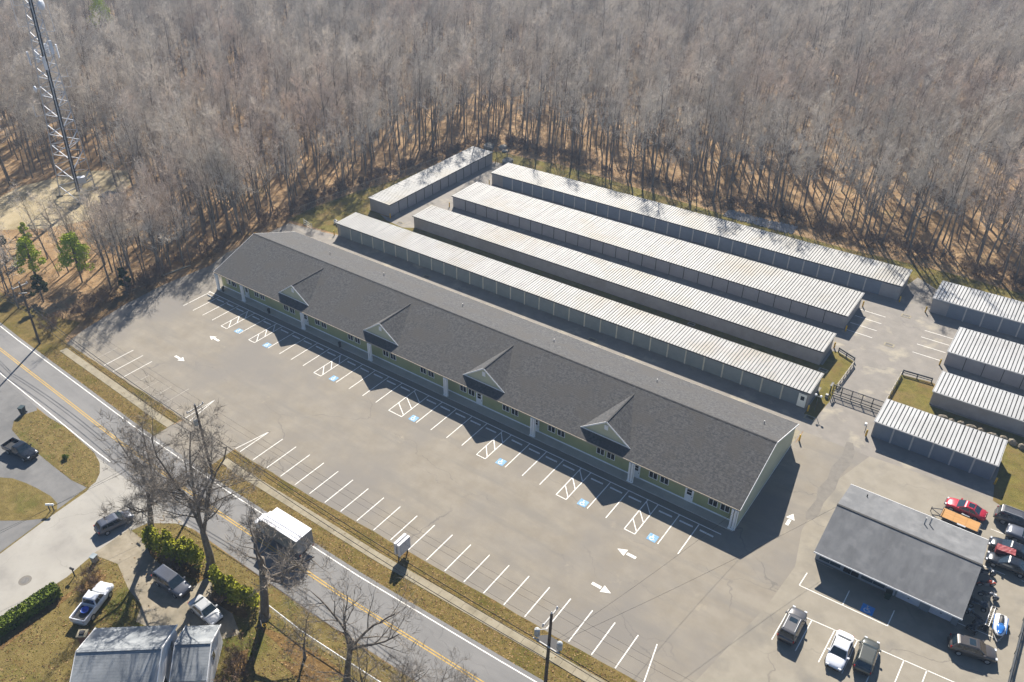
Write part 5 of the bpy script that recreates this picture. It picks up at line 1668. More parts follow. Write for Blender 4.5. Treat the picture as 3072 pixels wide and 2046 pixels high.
# every tree in the wood has its own tone
_nt = M_twig.node_tree
_b = _nt.nodes['Principled BSDF']
_oi = _nt.nodes.new('ShaderNodeObjectInfo')
_mr = _nt.nodes.new('ShaderNodeMapRange')
_mr.inputs[3].default_value = 0.7
_mr.inputs[4].default_value = 1.3
_nt.links.new(_oi.outputs['Random'], _mr.inputs[0])
_mx = _nt.nodes.new('ShaderNodeVectorMath')
_mx.operation = 'SCALE'
_nt.links.new(_b.inputs['Base Color'].links[0].from_socket, _mx.inputs[0])
_nt.links.new(_mr.outputs[0], _mx.inputs['Scale'])
_nt.links.new(_mx.outputs[0], _b.inputs['Base Color'])


def bend(d, amt):
    v = Vector((random.gauss(0, amt), random.gauss(0, amt), random.gauss(0, amt)))
    return (d + v).normalized()


def side_dir(d, ang):
    a = Vector((0, 0, 1)) if abs(d.z) < 0.9 else Vector((1, 0, 0))
    s = d.cross(a).normalized()
    q_ = Matrix.Rotation(random.uniform(0, 2 * PI), 3, d)
    s = q_ @ s
    return (d * math.cos(ang) + s * math.sin(ang)).normalized()


def grow(T, Cr, p, d, L, r, lvl, spec):
    n = spec['seg'][lvl]
    pts, rads = [p.copy()], [r]
    for i in range(n):
        d = bend(d, spec['wob'][lvl])
        d = (d + Vector((0, 0, spec['up'][lvl]))).normalized()
        p = p + d * (L / n)
        pts.append(p.copy())
        rads.append(max(r * (1 - spec['taper'][lvl] * (i + 1) / n), 0.008))
    sides = spec['sides'][lvl]
    (T if lvl < spec['crown_lvl'] else Cr).tube(pts, rads, sides, lvl == 0)
    if lvl + 1 < len(spec['seg']):
        c = spec['kids'][lvl]
        for k in range(c):
            t = spec['from'][lvl] + (1 - spec['from'][lvl]) * (k + random.random()) / c
            t = min(t, 0.999)
            i = int(t * n)
            q_ = pts[i].lerp(pts[i + 1], t * n - i)
            rr = rads[i] * spec['rk'][lvl]
            dd = side_dir((pts[i + 1] - pts[i]).normalized(), R(random.uniform(*spec['ang'][lvl])))
            if dd.z < -0.15:
                dd.z *= -0.4
                dd.normalize()
            grow(T, Cr, q_, dd, L * spec['lk'][lvl] * random.uniform(0.7, 1.15) * (1 - 0.35 * t * spec['shrink'][lvl]), rr, lvl + 1, spec)
    # twigs
    if lvl >= spec['twig_lvl']:
        for k in range(spec['twigs'] if lvl + 1 == len(spec['seg']) else spec['twigs'] // 2):
            t = random.uniform(0.1, 1.0)
            i = min(int(t * n), n - 1)
            q_ = pts[i].lerp(pts[i + 1], t * n - i)
            dd = side_dir((pts[i + 1] - pts[i]).normalized(), R(random.uniform(20, 65)))
            dd = (dd + Vector((0, 0, 0.25))).normalized()
            tl = spec['tl'] * random.uniform(0.5, 1.3)
            s = dd.cross(Vector((random.gauss(0, 1), random.gauss(0, 1), random.gauss(0, 1)))).normalized() * spec['tw']
            mid = q_ + dd * tl * 0.5 + Vector((random.gauss(0, 0.06), random.gauss(0, 0.06), random.gauss(0, 0.06))) * tl
            Cr.face([q_ - s, q_ + s, mid + s * 0.7, mid - s * 0.7])
            Cr.face([mid - s * 0.7, mid + s * 0.7, q_ + dd * tl])


BIG = dict(seg=[6, 6, 5, 4, 3], wob=[0.05, 0.13, 0.16, 0.18, 0.2], up=[0.05, 0.06, 0.05, 0.05, 0.04], taper=[0.35, 0.75, 0.8, 0.8, 0.8], sides=[10, 8, 6, 4, 3],
           kids=[3, 7, 6, 5], **{'from': [0.86, 0.18, 0.2, 0.2]}, rk=[0.62, 0.55, 0.6, 0.6], ang=[(22, 46), (35, 65), (35, 65), (35, 70)], lk=[1.4, 0.55, 0.55, 0.5], shrink=[0, 0.6, 0.8, 1],
           crown_lvl=3, twig_lvl=3, twigs=6, tl=0.9, tw=0.015)


def big_tree(label, x, y, trunk, r, seed, lean=(0, 0), over=None, group='bare roadside trees'):
    random.seed(seed)
    sp = dict(BIG)
    if over:
        sp.update(over)
    t = thing('bare_tree', label, 'tree', (x, y, 0.0), 0, group)
    T, Cr = MB(), MB()
    grow(T, Cr, Vector((0, 0, -0.1)), Vector((lean[0], lean[1], 1)).normalized(), trunk, r, 0, sp)
    # root flare
    T.lathe([(r * 1.5, -0.05), (r * 1.2, 0.15), (r * 1.02, 0.5), (r * 0.98, 0.9)], 10)
    T.build('trunk', M_bark, t, True)
    Cr.build('crown', M_twig2, t)
    return t


big_tree('tall bare tree beside the junction, left of the forked one', -72.4, 30.3, 6.2, 0.42, 3, (0.0, 0.03), dict(kids=[5, 8, 6, 5], lk=[1.6, 0.52, 0.55, 0.5], ang=[(15, 48), (35, 65), (35, 65), (35, 70)]))
big_tree('tallest bare tree forking above the road by the evergreen hedges', -63.4, 31.8, 6.2, 0.5, 14, (0.03, 0.05), dict(kids=[5, 9, 6, 5], lk=[1.9, 0.5, 0.52, 0.5], ang=[(15, 42), (35, 65), (35, 65), (35, 70)]))
big_tree('bare tree with thick pale trunk at the end of the fence', -53.2, 31.0, 9.0, 0.5, 21, (0.06, 0.06), dict(kids=[4, 5, 5, 5], lk=[0.72, 0.58, 0.58, 0.5], ang=[(30, 75), (35, 65), (35, 65), (35, 70)], **{'from': [0.55, 0.2, 0.2, 0.2]}))
big_tree('bare tree rising through the fence line below the road', -40.5, 30.8, 7.0, 0.36, 31, (0.04, 0.05), dict(kids=[4, 6, 5, 3], twigs=3, lk=[0.95, 0.65, 0.6, 0.55], ang=[(30, 60), (35, 65), (35, 65), (35, 70)], **{'from': [0.6, 0.2, 0.2, 0.2]}))
for i, (x, y, h, lab) in enumerate(((-34.5, 31.2, 4.4, 'bare spindly tree along the fence, nearest the road pole'), (-30.2, 31.9, 4.6, 'bare spindly tree below the road near the roadside pole'), (-37.2, 30.2, 4.4, 'bare twiggy tree behind the fence at the bottom edge'), (-46.0, 30.2, 3.0, 'slender young bare tree between the two fence trees'), (-26.6, 33.0, 4.4, 'bare spindly tree just below the roadside pole'))):
    big_tree(lab, x, y, h, 0.15, 51 + i, (0, 0.05), dict(kids=[5, 6, 5, 3], twigs=3, lk=[1.2, 0.55, 0.55, 0.5], tl=0.6, tw=0.01, **{'from': [0.5, 0.2, 0.2, 0.2]}))

# forest prototypes
FOR = dict(seg=[7, 5, 4, 3], wob=[0.035, 0.12, 0.17, 0.2], up=[0.05, 0.16, 0.12, 0.1], taper=[0.86, 0.8, 0.8, 0.8], sides=[6, 4, 3, 3],
           kids=[11, 6, 4], **{'from': [0.42, 0.2, 0.2]}, rk=[0.5, 0.55, 0.6], ang=[(25, 55), (30, 60), (30, 65)], lk=[0.33, 0.5, 0.55], shrink=[1.2, 1, 1],
           crown_lvl=2, twig_lvl=2, twigs=5, tl=0.95, tw=0.015)
protos = []
for i, (H_, r_, ov) in enumerate(((16.5, 0.17, {}), (18.0, 0.19, {'lk': [0.3, 0.5, 0.55]}), (15.0, 0.15, {'lk': [0.36, 0.5, 0.55], 'from': [0.5, 0.2, 0.2]}), (17.5, 0.26, {'lk': [0.42, 0.5, 0.5], 'kids': [12, 6, 5], 'from': [0.32, 0.2, 0.2], 'ang': [(30, 65), (30, 60), (30, 65)]}),
                             (13.5, 0.13, {'lk': [0.3, 0.5, 0.55], 'kids': [9, 5, 4]}), (16.0, 0.16, {'from': [0.55, 0.2, 0.2], 'lk': [0.4, 0.5, 0.5]}),
                             (15.5, 0.15, {'twigs': 2, 'kids': [10, 5, 3], 'lk': [0.26, 0.5, 0.55]}), (17.0, 0.2, {'twigs': 2, 'kids': [11, 5, 4], 'lk': [0.38, 0.55, 0.55], 'from': [0.35, 0.2, 0.2]}))):
    random.seed(100 + i)
    sp = dict(FOR)
    sp.update(ov)
    T, Cr = MB(), MB()
    grow(T, Cr, Vector((0, 0, -0.1)), Vector((random.uniform(-0.03, 0.03), random.uniform(-0.03, 0.03), 1)).normalized(), H_, r_, 0, sp)
    protos.append((T.mesh('trunk', M_bark2), Cr.mesh('crown', M_twig)))

# ------------------------------------------------------------------ where the woods stand
EDGE = [(-125.6, 46.5), (-126.2, 60), (-126.0, 70), (-126.5, 84), (-127.5, 100), (-126.6, 108), (-125.2, 119), (-122, 131), (-120.5, 144), (-119.5, 156), (-113, 160.5), (-104, 159.4), (-96, 160.6), (-75, 158.6), (-54, 157.8), (-39, 157.6), (-27, 156.0), (-13, 157.4), (0, 154), (40, 152)]
VIEW = [(-136, 22), (-430, 172), (-460, 210), (-215, 335), (-30, 445), (22, 440), (36, 150)]
WOODS = EDGE + [(60, 460), (-30, 470), (-230, 350), (-480, 230), (-480, 160), (-250, 58), (-160, 49.5), (-140, 47.8)]
CLEAR = [(-186, 59), (-172, 58), (-163, 65), (-158, 76), (-164, 86), (-169, 93), (-178, 97), (-188, 91), (-192, 76)]
PINES = ((-144.3, 55.0, 2.6, 17), (-137.0, 59.8, 3.2, 15), (-155.5, 60.0, 1.6, 14), (-127.6, 62.9, 1.6, 6), (-283, 158, 5.5, 34), (-136.2, 51.8, 1.6, 8), (-173.6, 81.0, 5.5, 24), (-173, 68, 7.0, 16))
def blocked(x, y):
    for px_, py_, w_, l_ in PINES:
        d_ = math.hypot(px_, py_)
        ux, uy = -px_ / d_, -py_ / d_
        t_ = max(-1.0, min(l_, (x - px_) * ux + (y - py_) * uy))
        if math.hypot(x - px_ - ux * t_, y - py_ - uy * t_) < w_:
            return True
    return False
random.seed(5)
spots = []
step = 3.75
gx0, gx1, gy0, gy1 = -480, 60, 44, 470
ny = int((gy1 - gy0) / step)
for j in range(ny):
    for i in range(int((gx1 - gx0) / step)):
        x = gx0 + (i + 0.5 + random.uniform(-0.48, 0.48)) * step
        y = gy0 + (j + 0.5 + random.uniform(-0.48, 0.48)) * step
        if not inside(VIEW, x, y) or not inside(WOODS, x, y) or inside(CLEAR, x, y):
            continue
        # natural thinning
        if random.random() < 0.10 + 0.25 * (math.sin(x * 0.061 + 1.3) * math.sin(y * 0.053 + 0.4) > 0.55):
            continue
        if -168 < x < -142 and 44 < y < 84 and random.random() < 0.45:
            continue
        if blocked(x, y):
            continue
        if math.hypot(x + 162.5, y - 82.5) < 3.2:
            continue
        spots.append((x, y))
for _ in range(150):
    x, y = random.uniform(-170, -126.5), random.uniform(48, 104)
    if inside(WOODS, x, y) and not inside(CLEAR, x, y) and not blocked(x, y):
        spots.append((x, y))
# closest first, seen from where the photograph was taken
def in_frame(x, y):
    v = Vector((x, y, 4)) - cam.location
    zc = v.dot(_f)
    u_, w_ = v.dot(_r2) / zc * 2470.3 + 1386, 1023 - v.dot(_u2) / zc * 2470.3
    return -20 < u_ < 3092 and -20 < w_ < 2080
spots.sort(key=lambda s: (0 if in_frame(*s) else 1, s[0] ** 2 + s[1] ** 2))
NEAR = spots[:300]
FARS = spots[300:]
for k, (x, y) in enumerate(NEAR):
    v = random.choice((0, 1, 2, 3, 4, 5, 6, 7, 6, 7)) if not (x < -122 and y < 110) else random.choice((4, 6, 7, 6, 7, 6, 3))
    s = random.uniform(0.78, 1.08) if random.random() > 0.08 else 1.2
    if -168 < x < -140 and y < 84:
        s *= random.uniform(0.55, 0.85)
    elif x < -126 and y < 84:
        s *= random.uniform(0.65, 1.0)
    if x < -118 and y < 104:
        if x < -152:
            w_ = 'standing around the sandy clearing of the lattice tower'
        elif y < 60:
            w_ = 'in the roadside woods beside the leaning utility pole'
        elif y < 82:
            w_ = 'in the woods along the left edge of the parking lot'
        else:
            w_ = 'in the woods beyond the far end of the plaza'
    elif x < -118:
        w_ = 'in the woods behind the crosswise shed, ' + ('near its close end' if y < 136 else 'near its far end')
    elif x < -88:
        w_ = 'in the wood edge behind the left third of the rearmost long shed'
    elif x < -54:
        w_ = 'in the wood edge behind the middle of the rearmost long shed'
    elif x < -38:
        w_ = 'in the wood edge just behind the bank of pale broken stone'
    elif x < -16:
        w_ = 'in the wood edge behind the right end of the rearmost long shed'
    else:
        w_ = 'in the wood edge behind the shed across the lane'
    lab, gr = 'bare grey tree ' + w_, 'bare trees ' + w_
    t = thing('bare_tree', lab, 'tree', (x, y, 0), random.uniform(0, 2 * PI), gr)
    t.scale = (s, s, s * random.uniform(0.9, 1.08))
    t.rotation_euler = (random.gauss(0, 0.03), random.gauss(0, 0.03), random.uniform(0, 2 * PI))
    a, b_ = link('trunk', protos[v][0], t), link('crown', protos[v][1], t)
src = {}
# one of each kind serves as the model for the wood that reads as a mass
for o in COL.objects:
    if o.name.split('.')[0] in ('trunk', 'crown') and o.parent and o.parent.name.startswith('bare_tree'):
        for v in range(8):
            if o.data == protos[v][0] and ('t', v) not in src:
                src[('t', v)] = o
            if o.data == protos[v][1] and ('c', v) not in src:
                src[('c', v)] = o

pm_ = bpy.data.meshes.new('woodland')
pm_.from_pydata([(x, y, 0) for x, y in FARS], [], [])
at_r = pm_.attributes.new('turn', 'FLOAT_VECTOR', 'POINT')
at_s = pm_.attributes.new('size', 'FLOAT', 'POINT')
at_k = pm_.attributes.new('kind_of_tree', 'INT', 'POINT')
for i in range(len(FARS)):
    at_r.data[i].vector = (random.gauss(0, 0.03), random.gauss(0, 0.03), random.uniform(0, 2 * PI))
    at_s.data[i].value = random.uniform(0.76, 1.1) if random.random() > 0.08 else random.uniform(1.15, 1.3)
    at_k.data[i].value = random.choice((0, 1, 2, 3, 4, 5, 6, 7, 7))
wd = link('woodland', pm_)
tag(wd, 'bare grey winter woodland filling the background beyond the nearer trees', 'woodland', None, 'stuff')
ng = bpy.data.node_groups.new('woodland_trees', 'GeometryNodeTree')
ng.interface.new_socket('Geometry', in_out='INPUT', socket_type='NodeSocketGeometry')
ng.interface.new_socket('Geometry', in_out='OUTPUT', socket_type='NodeSocketGeometry')
N = ng.nodes
gi, go = N.new('NodeGroupInput'), N.new('NodeGroupOutput')
jn = N.new('GeometryNodeJoinGeometry')
for v in reversed(range(8)):
    j2 = N.new('GeometryNodeJoinGeometry')
    for key in ('t', 'c'):
        oi = N.new('GeometryNodeObjectInfo')
        oi.transform_space = 'ORIGINAL'
        oi.inputs['Object'].default_value = src[(key, v)]
        ng.links.new(oi.outputs['Geometry'], j2.inputs[0])
    g2i = N.new('GeometryNodeGeometryToInstance')
    ng.links.new(j2.outputs[0], g2i.inputs[0])
    ng.links.new(g2i.outputs[0], jn.inputs[0])
iop = N.new('GeometryNodeInstanceOnPoints')
iop.inputs['Pick Instance'].default_value = True
ng.links.new(gi.outputs[0], iop.inputs['Points'])
ng.links.new(jn.outputs[0], iop.inputs['Instance'])
for nm_, ty, sock in (('turn', 'FLOAT_VECTOR', 'Rotation'), ('size', 'FLOAT', 'Scale'), ('kind_of_tree', 'INT', 'Instance Index')):
    na = N.new('GeometryNodeInputNamedAttribute')
    na.data_type = ty
    na.inputs['Name'].default_value = nm_
    ng.links.new(na.outputs[0], iop.inputs[sock])
ng.links.new(iop.outputs[0], go.inputs[0])
md = wd.modifiers.new('trees', 'NODES')
md.node_group = ng

# ------------------------------------------------------------------ shrubs, hedges, evergreens
M_needle = mat('pine_needles', (0.25, 0.33, 0.016), (0.42, 0.48, 0.035), 1.2, 0.9, spec=0.2)
M_needle2 = mat('dark_cedar_green', (0.03, 0.045, 0.012), (0.055, 0.075, 0.018), 1.2, 0.9, spec=0.2)
M_arbor = mat('arborvitae_green', (0.19, 0.2, 0.012), (0.33, 0.325, 0.025), 1.0, 0.9, spec=0.2)
M_hedge = mat('hedge_green', (0.09, 0.13, 0.014), (0.16, 0.2, 0.025), 1.5, 0.9, spec=0.2)
M_core = mat('hedge_inner_twigs', (0.03, 0.026, 0.015), (0.045, 0.038, 0.022), 2, 0.95)
M_brush = mat('brown_brush', (0.13, 0.085, 0.06), (0.19, 0.135, 0.1), 0.7, 0.95, spec=0.1)


def leaves(b, c, n, rad, size, squash=1.0):
    for _ in range(n):
        d = Vector((random.gauss(0, 1), random.gauss(0, 1), random.gauss(0, 1))).normalized() * rad * (0.45 + 0.55 * random.random() ** 0.5)
        d.z *= squash
        p = Vector(c) + d
        u_ = Vector((random.gauss(0, 1), random.gauss(0, 1), random.gauss(0, 0.7))).normalized()
        v_ = u_.cross(Vector((random.gauss(0, 1), random.gauss(0, 1), random.gauss(0, 1)))).normalized()
        s = size * random.uniform(0.6, 1.3)
        b.face([p - u_ * s, p + v_ * s * 0.5, p + u_ * s, p - v_ * s * 0.5])


def pine(label, x, y, h, cr, seed, m=M_needle, low=0.38, trunks=1, clumps=34):
    random.seed(seed)
    t = thing('pine_tree', label, 'tree', (x, y, 0), 0)
    T, L_ = MB(), MB()
    for k in range(trunks):
        ox = 0.5 * k
        T.tube([(ox, 0, -0.1), (ox + 0.1, 0.05, h * 0.5), (ox + 0.15, 0, h * 0.96)], [0.16, 0.12, 0.03], 7)
    for i in range(clumps):
        f = low + (1 - low) * (i + random.random()) / clumps
        rr = cr * (1.0 - 0.75 * max(0, (f - 0.55) / 0.45)) * random.uniform(0.45, 1.0)
        a = random.uniform(0, 2 * PI)
        c = (rr * math.cos(a), rr * math.sin(a), h * f)
        T.tube([(0.1, 0, h * f - 0.3), c], [0.05, 0.02], 4, False)
        leaves(L_, c, 95, cr * 0.32, 0.19, 0.8)
    T.build('trunk', M_bark, t)
    L_.build('crown', m, t)


pine('bright green pine with bare double trunk left of the parking lot', -144.3, 55.0, 8.4, 2.3, 1, trunks=2)
pine('broad bright green pine among bare trees left of the parking lot', -137.0, 59.8, 9.4, 2.9, 2, clumps=48)
pine('small bright green pine at the edge of the tower clearing', -155.5, 60.0, 6.5, 1.2, 3, clumps=14)
pine('small dark cedar at the wood edge beside the parking lot', -127.6, 62.9, 4.7, 1.1, 4, M_needle2, 0.15, 1, 22)
pine('lone bright green pine far back in the bare woodland', -283, 158, 17, 4.5, 5, M_needle, 0.5, 1, 40)
pine('olive green young pine beside the slender leaning utility pole', -136.2, 51.8, 5.2, 1.5, 6, M_needle2, 0.3, 1, 18)
pine('faint green young pine at the far left frame edge', -156.5, 55.5, 6.5, 1.3, 7, M_needle2, 0.45, 1, 14)

def row_shrub(name, label, pts, w, h, m, seed, size=0.12, dens=420, cat='hedge', boxy=True):
    random.seed(seed)
    t = thing(name, label, cat, (pts[0][0], pts[0][1], 0.01))
    O = Vector((pts[0][0], pts[0][1], 0))
    L_, K = MB(), MB()
    for (a, b_) in zip(pts[:-1], pts[1:]):
        A, B = Vector((*a, 0)) - O, Vector((*b_, 0)) - O
        d = (B - A)
        ln = d.length
        d.normalize()
        s = Vector((-d.y, d.x, 0))
        if boxy:
            K.bar(A + Vector((0, 0, h * 0.42)), B + Vector((0, 0, h * 0.42)), w * 0.62, h * 0.78)
        else:
            for i in range(max(2, int(ln * 2.2))):
                q0 = A + d * (ln * (i + random.random()) / max(2, int(ln * 2.2))) + s * random.uniform(-0.25, 0.25) * w
                hh = h * random.uniform(0.75, 1.08)
                K.tube([q0, q0 + Vector((random.uniform(-.1, .1), random.uniform(-.1, .1), hh * 0.85))], [0.05, 0.02], 4)
                for kk in range(6):
                    f = 0.28 + 0.68 * kk / 5
                    leaves(L_, q0 + Vector((random.gauss(0, .1), random.gauss(0, .1), hh * f)), int(dens * 0.06), w * 0.36 * (1.15 - 0.75 * f), size, 1.1)
            continue
        for _ in range(int(ln * dens)):
            u_ = random.uniform(-0.1, ln + 0.1)
            if boxy:
                f = random.random()
                if f < 0.5:
                    v_, z = random.uniform(-w / 2, w / 2), h * random.uniform(0.9, 1.04)
                else:
                    v_, z = random.choice((-1, 1)) * w / 2 * random.uniform(0.82, 1.06), h * random.uniform(0.08, 1.0)
            else:
                a_ = random.uniform(-0.3, PI + 0.3)
                k = 0.78 + 0.3 * math.sin(u_ * 2.1 + seed) * math.sin(u_ * 5.3) + random.uniform(-0.12, 0.12)
                v_, z = w / 2 * math.cos(a_) * k, h * (0.3 + 0.7 * math.sin(a_)) * (0.85 + 0.25 * math.sin(u_ * 1.7 + seed)) * random.uniform(0.85, 1.05)
            p = A + d * u_ + s * v_ + Vector((0, 0, max(z, 0.05)))
            q_ = Vector((random.gauss(0, 1), random.gauss(0, 1), random.gauss(0, 1))).normalized()
            r2 = q_.cross(Vector((random.gauss(0, 1), random.gauss(0, 1), random.gauss(0, 1)))).normalized()
            sz = size * random.uniform(0.6, 1.4)
            L_.face([p - q_ * sz, p + r2 * sz * 0.6, p + q_ * sz, p - r2 * sz * 0.6])
    K.build('stem', M_core, t)
    L_.build('foliage', m, t)
    return t

row_shrub('hedge', 'long clipped green hedge along the pale side street', [(-74.6, 6.0), (-74.3, 12.5), (-74.2, 19.2)], 1.5, 1.35, M_hedge, 3, 0.13, 620)
row_shrub('evergreen_row', 'tall yellow green arborvitae row between the driveway and the road', [(-71.8, 29.9), (-68.9, 30.3), (-66.2, 30.9), (-64.3, 31.0)], 2.3, 3.2, M_arbor, 4, 0.17, 1150, 'hedge', False)
row_shrub('evergreen_row', 'yellow green arborvitae clump beside the thick pale trunk', [(-61.2, 30.4), (-58.2, 30.6), (-55.0, 31.2)], 2.4, 3.0, M_arbor, 5, 0.17, 1150, 'hedge', False)
row_shrub('round_shrub', 'low clipped dark shrub at the junction corner', [(-74.4, 30.3), (-73.2, 30.4)], 1.3, 0.9, M_needle2, 6, 0.11, 700, 'shrub', False)
row_shrub('round_shrub', 'small green bush on the lawn island left of the junction', [(-94.6, 31.6), (-94.2, 31.7)], 0.8, 0.7, M_hedge, 8, 0.1, 700, 'shrub', False)

# bare brush at the wood edge
BR = dict(seg=[3, 3, 3], wob=[0.15, 0.2, 0.25], up=[0.05, 0.08, 0.05], taper=[0.7, 0.8, 0.8], sides=[3, 3, 3], kids=[5, 4], **{'from': [0.2, 0.2]}, rk=[0.6, 0.6], ang=[(25, 60), (25, 65)], lk=[0.55, 0.55], shrink=[1, 1], crown_lvl=9, twig_lvl=1, twigs=5, tl=0.5, tw=0.014)
brush = []
for i in range(3):
    random.seed(200 + i)
    T, Cr = MB(), MB()
    for k in range(8):
        a = random.uniform(0, 2 * PI)
        grow(T, Cr, Vector((0.4 * math.cos(a), 0.4 * math.sin(a), -0.05)), Vector((math.cos(a) * 0.5, math.sin(a) * 0.5, 1)).normalized(), random.uniform(1.2, 2.2), 0.025, 0, BR)
    T.cm = 0
    T.v_n = len(T.v)
    n0 = len(T.v)
    T.v += Cr.v
    T.f += [tuple(n0 + q_ for q_ in f_) for f_ in Cr.f]
    T.mi += Cr.mi
    brush.append(T.mesh('brush', M_brush))
random.seed(9)
for i in range(150):
    f = (i + random.random()) / 150 * (len(EDGE) - 1)
    k = min(int(f), len(EDGE) - 2)
    x = EDGE[k][0] + (EDGE[k + 1][0] - EDGE[k][0]) * (f - k)
    y = EDGE[k][1] + (EDGE[k + 1][1] - EDGE[k][1]) * (f - k)
    off = random.uniform(-0.3, 3.0)
    if k < 9:
        x -= off
    else:
        y += off
    if x > 22:
        continue
    o = link('brush', brush[i % 3], None, (x, y, 0), (0, 0, random.uniform(0, 6.3)), (random.uniform(0.7, 1.4),) * 3)
    lab = ('bare brown brush at the wood edge beside the parking lot', 'bare brush at the parking lot wood edge') if k < 5 else (('bare brown brush at the wood edge near the crosswise shed', 'bare brush by the crosswise shed') if k < 10 else ('bare brown brush at the wood edge behind the long sheds', 'bare brush behind the long sheds'))
    tag(o, lab[0], 'brush', lab[1])
for i, (x, y, s, l) in enumerate(((-73.0, 22.6, 1.0, 'bare brown bush beside the wheeled bin at the driveway corner'), (-71.8, 21.6, 0.8, 'bare brown bush in front of the white pickup'), (-51.4, 26.6, 1.1, 'pale bare shrub against the garage corner'), (-49.6, 24.4, 1.3, 'pale bare shrub at the bottom edge below the garage'), (-58.7, 29.6, 0.8, 'bare brown scrub under the arborvitae clump'), (-66.4, 29.6, 0.8, 'bare brown scrub under the arborvitae row'))):
    tag(link('brush', brush[i % 3], None, (x, y, 0), (0, 0, i), (s, s, s)), l, 'brush')

# boulders and riprap
M_rock = mat('tan_boulder', (0.2, 0.165, 0.115), (0.3, 0.26, 0.195), 1.6, 0.95, bump=0.6, bscale=3, bdist=0.06)
M_rock2 = mat('grey_boulder', (0.2, 0.19, 0.165), (0.27, 0.26, 0.235), 1.6, 0.95, bump=0.6, bscale=3, bdist=0.06)
def rock_mesh(seed, m):
    random.seed(seed)
    b = MB()
    nl, nn = 6, 9
    for i in range(nl + 1):
        th = PI * i / nl
        for k in range(nn):
            a = 2 * PI * k / nn
            rr = random.uniform(0.82, 1.12)
            b.v.append((rr * math.sin(th) * math.cos(a), rr * math.sin(th) * math.sin(a), rr * math.cos(th)))
    for i in range(nl):
        for k in range(nn):
            k2 = (k + 1) % nn
            b.f.append((i * nn + k, i * nn + k2, (i + 1) * nn + k2, (i + 1) * nn + k))
            b.mi.append(0)
    return b.mesh('boulder', m)
rocks = [rock_mesh(i, M_rock) for i in range(3)] + [rock_mesh(9, M_rock2)]
random.seed(12)
x = -3.9
i = 0
while x < 9:
    sx = random.uniform(0.45, 0.85)
    o = link('boulder', rocks[i % 3], None, (x + sx, 109.75 + random.uniform(-0.15, 0.15) - max(0, x - 4) * 0.2, 0.2), (0, 0, random.uniform(-0.3, 0.3)), (sx, 0.45, 0.5))
    tag(o, 'tan boulder, %s from the gate in the row behind the short shed' % ORD[i], 'boulder', 'boulders behind the short shed')
    x += sx * 2 + 0.02
    i += 1
for x, y, s, l in ((-115.9, 156.9, 1.9, 'large smooth grey boulder behind the far end of the crosswise shed'), (-113.0, 158.6, 1.3, 'smaller grey boulder behind the large one at the wood edge'), (-106.6, 151.6, 1.7, 'broad pale boulder between the crosswise and rearmost sheds'), (-111.3, 157.0, 0.8, 'low tan boulder beside the large boulder at the wood edge')):
    tag(link('boulder', rocks[3], None, (x, y, s * 0.2), (0, 0, s), (s, s * 0.75, s * 0.55)), l, 'boulder')
rr_ = MB()
random.seed(14)
for _ in range(1500):
    u_, v_ = random.random(), random.random()
    x, y = -54 + 14.2 * u_, 153.4 + 3.4 * v_ + random.uniform(-0.3, 0.3)
    s = random.uniform(0.1, 0.24)
    p = [Vector((random.gauss(0, 1), random.gauss(0, 1), random.gauss(0, 0.6))).normalized() * s for _k in range(6)]
    c = Vector((x, y, s * 0.5))
    pts = [c + Vector((s, 0, 0)), c + Vector((0, s, 0.02)), c + Vector((-s, 0, 0)), c + Vector((0, -s, 0.02)), c + p[0] * 0.3 + Vector((0, 0, s))]
    for k in range(4):
        rr_.face([pts[k], pts[(k + 1) % 4], pts[4]])
tag(rr_.build('riprap', mat('pale_riprap', (0.24, 0.23, 0.22), (0.36, 0.35, 0.34), 3, 0.95)), 'pale broken stone covering the bank behind the rearmost shed', 'stones', None, 'stuff')
# fallen logs by the lot
for x0, y0, x1, y1, l in ((-126.8, 70, -125.9, 75.5, 'pale fallen log at the wood edge beside the lot, nearer the plaza'), (-127.0, 62.2, -126.4, 66.8, 'pale fallen log at the wood edge beside the lot, nearer the road')):
    tag(MB().tube([(x0, y0, 0.14), ((x0 + x1) / 2, (y0 + y1) / 2 + 0.2, 0.15), (x1, y1, 0.13)], [0.14, 0.13, 0.09], 8).build('fallen_log', M_palew), l, 'log')

# ------------------------------------------------------------------ fallen leaves and twigs over the grass
def leaf_scatter(name, label, pts, sizes, seed):
    rnd = random.Random(seed)
    b = MB()
    for x, y, z in pts:
        s = rnd.uniform(*sizes)
        a = rnd.uniform(0, 6.3)
        e = s * rnd.uniform(0.25, 0.7)
        ca, sa = math.cos(a), math.sin(a)
        h = rnd.uniform(0.0, 0.05)
        b.cm = rnd.choice((0, 0, 1, 1, 2, 3))
        b.face([(x - ca * s, y - sa * s, z + h), (x + sa * e, y - ca * e, z), (x + ca * s, y + sa * s, z + h * 0.4), (x - sa * e, y + ca * e, z + h)])
    o = b.build(name, [M_leaf1, M_leaf2, M_leaf3, M_leaf4], None)
    return tag(o, label, 'leaves', None, 'stuff')
M_leaf1 = mat('fallen_leaf_brown', (0.13, 0.075, 0.03), None, rough=0.95, spec=0.1)
M_leaf2 = mat('fallen_leaf_tan', (0.27, 0.18, 0.085), None, rough=0.95, spec=0.1)
M_leaf3 = mat('fallen_leaf_dark', (0.05, 0.035, 0.018), None, rough=0.95, spec=0.1)
M_leaf4 = mat('grass_tuft_olive', (0.085, 0.085, 0.02), None, rough=0.95, spec=0.1)
rnd = random.Random(77)
pts = []
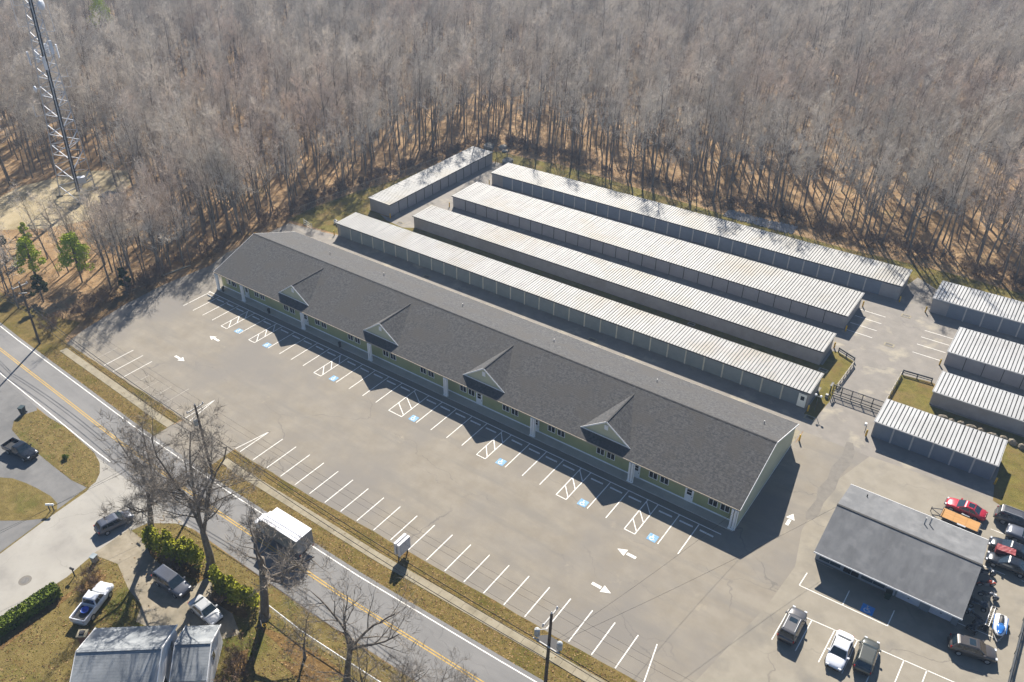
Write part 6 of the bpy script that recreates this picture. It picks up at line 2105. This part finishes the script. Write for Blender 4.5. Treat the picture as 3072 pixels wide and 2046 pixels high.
while len(pts) < 11000:
    x, y = rnd.uniform(-75.4, -24), rnd.uniform(6, 35.2)
    if y > lerp_line(CENTRE, x) - 3.7 or (inside(GRAVEL, x, y) and rnd.random() < 0.93):
        continue
    u_ = (x + 57.0) * 0.77 + (y - 23.4) * 0.64
    v_ = -(x + 57.0) * 0.64 + (y - 23.4) * 0.77
    if -8.2 < u_ < 3.5 and -8.2 < v_ < 0.3:
        continue
    if math.sin(x * 0.9) * math.sin(y * 0.7 + 1) + rnd.uniform(-1, 1) < -0.35:
        continue
    pts.append((x, y, 0.02))
for _ in range(1500):
    x, y = rnd.uniform(-108, -86.5), rnd.uniform(29.9, 35.4)
    if inside(isle, x, y):
        pts.append((x, y, 0.022))
leaf_scatter('fallen_leaves', 'fallen brown leaves scattered over the lawns below the road', pts, (0.05, 0.15), 1)
pts = []
while len(pts) < 7000:
    x = rnd.uniform(-121, -16.5)
    if -88.9 < x < -77.6:
        continue
    d_ = rnd.uniform(3.6, 8.9)
    y = lerp_line(CENTRE, x) + d_
    if y > lerp_line(LOTEDGE, x) - 0.05 or (5.8 < d_ < 7.05 and rnd.random() < 0.97):
        continue
    pts.append((x, y, 0.018 if not 5.8 < d_ < 7.05 else 0.055))
leaf_scatter('grass_tufts', 'rough dry grass tufts along the verge beside the road', pts, (0.05, 0.14), 2)
# ------------------------------------------------------------------ haze
if 0.00029 > 0:
    hz = MB().box(-1510, 910, -710, 1910, -1.0, 76.0).build('haze', [])
    tag(hz, 'thin blue spring haze over the woodland', 'haze', None, 'stuff')
    hm = bpy.data.materials.new('thin_haze')
    hm.use_nodes = True
    nt = hm.node_tree
    nt.nodes.remove(nt.nodes['Principled BSDF'])
    pv = nt.nodes.new('ShaderNodeVolumePrincipled')
    pv.inputs['Color'].default_value = (0.55, 0.73, 1.0, 1)
    pv.inputs['Density'].default_value = 0.00029
    pv.inputs['Anisotropy'].default_value = 0.2
    nt.links.new(pv.outputs[0], nt.nodes['Material Output'].inputs['Volume'])
    hz.data.materials.append(hm)
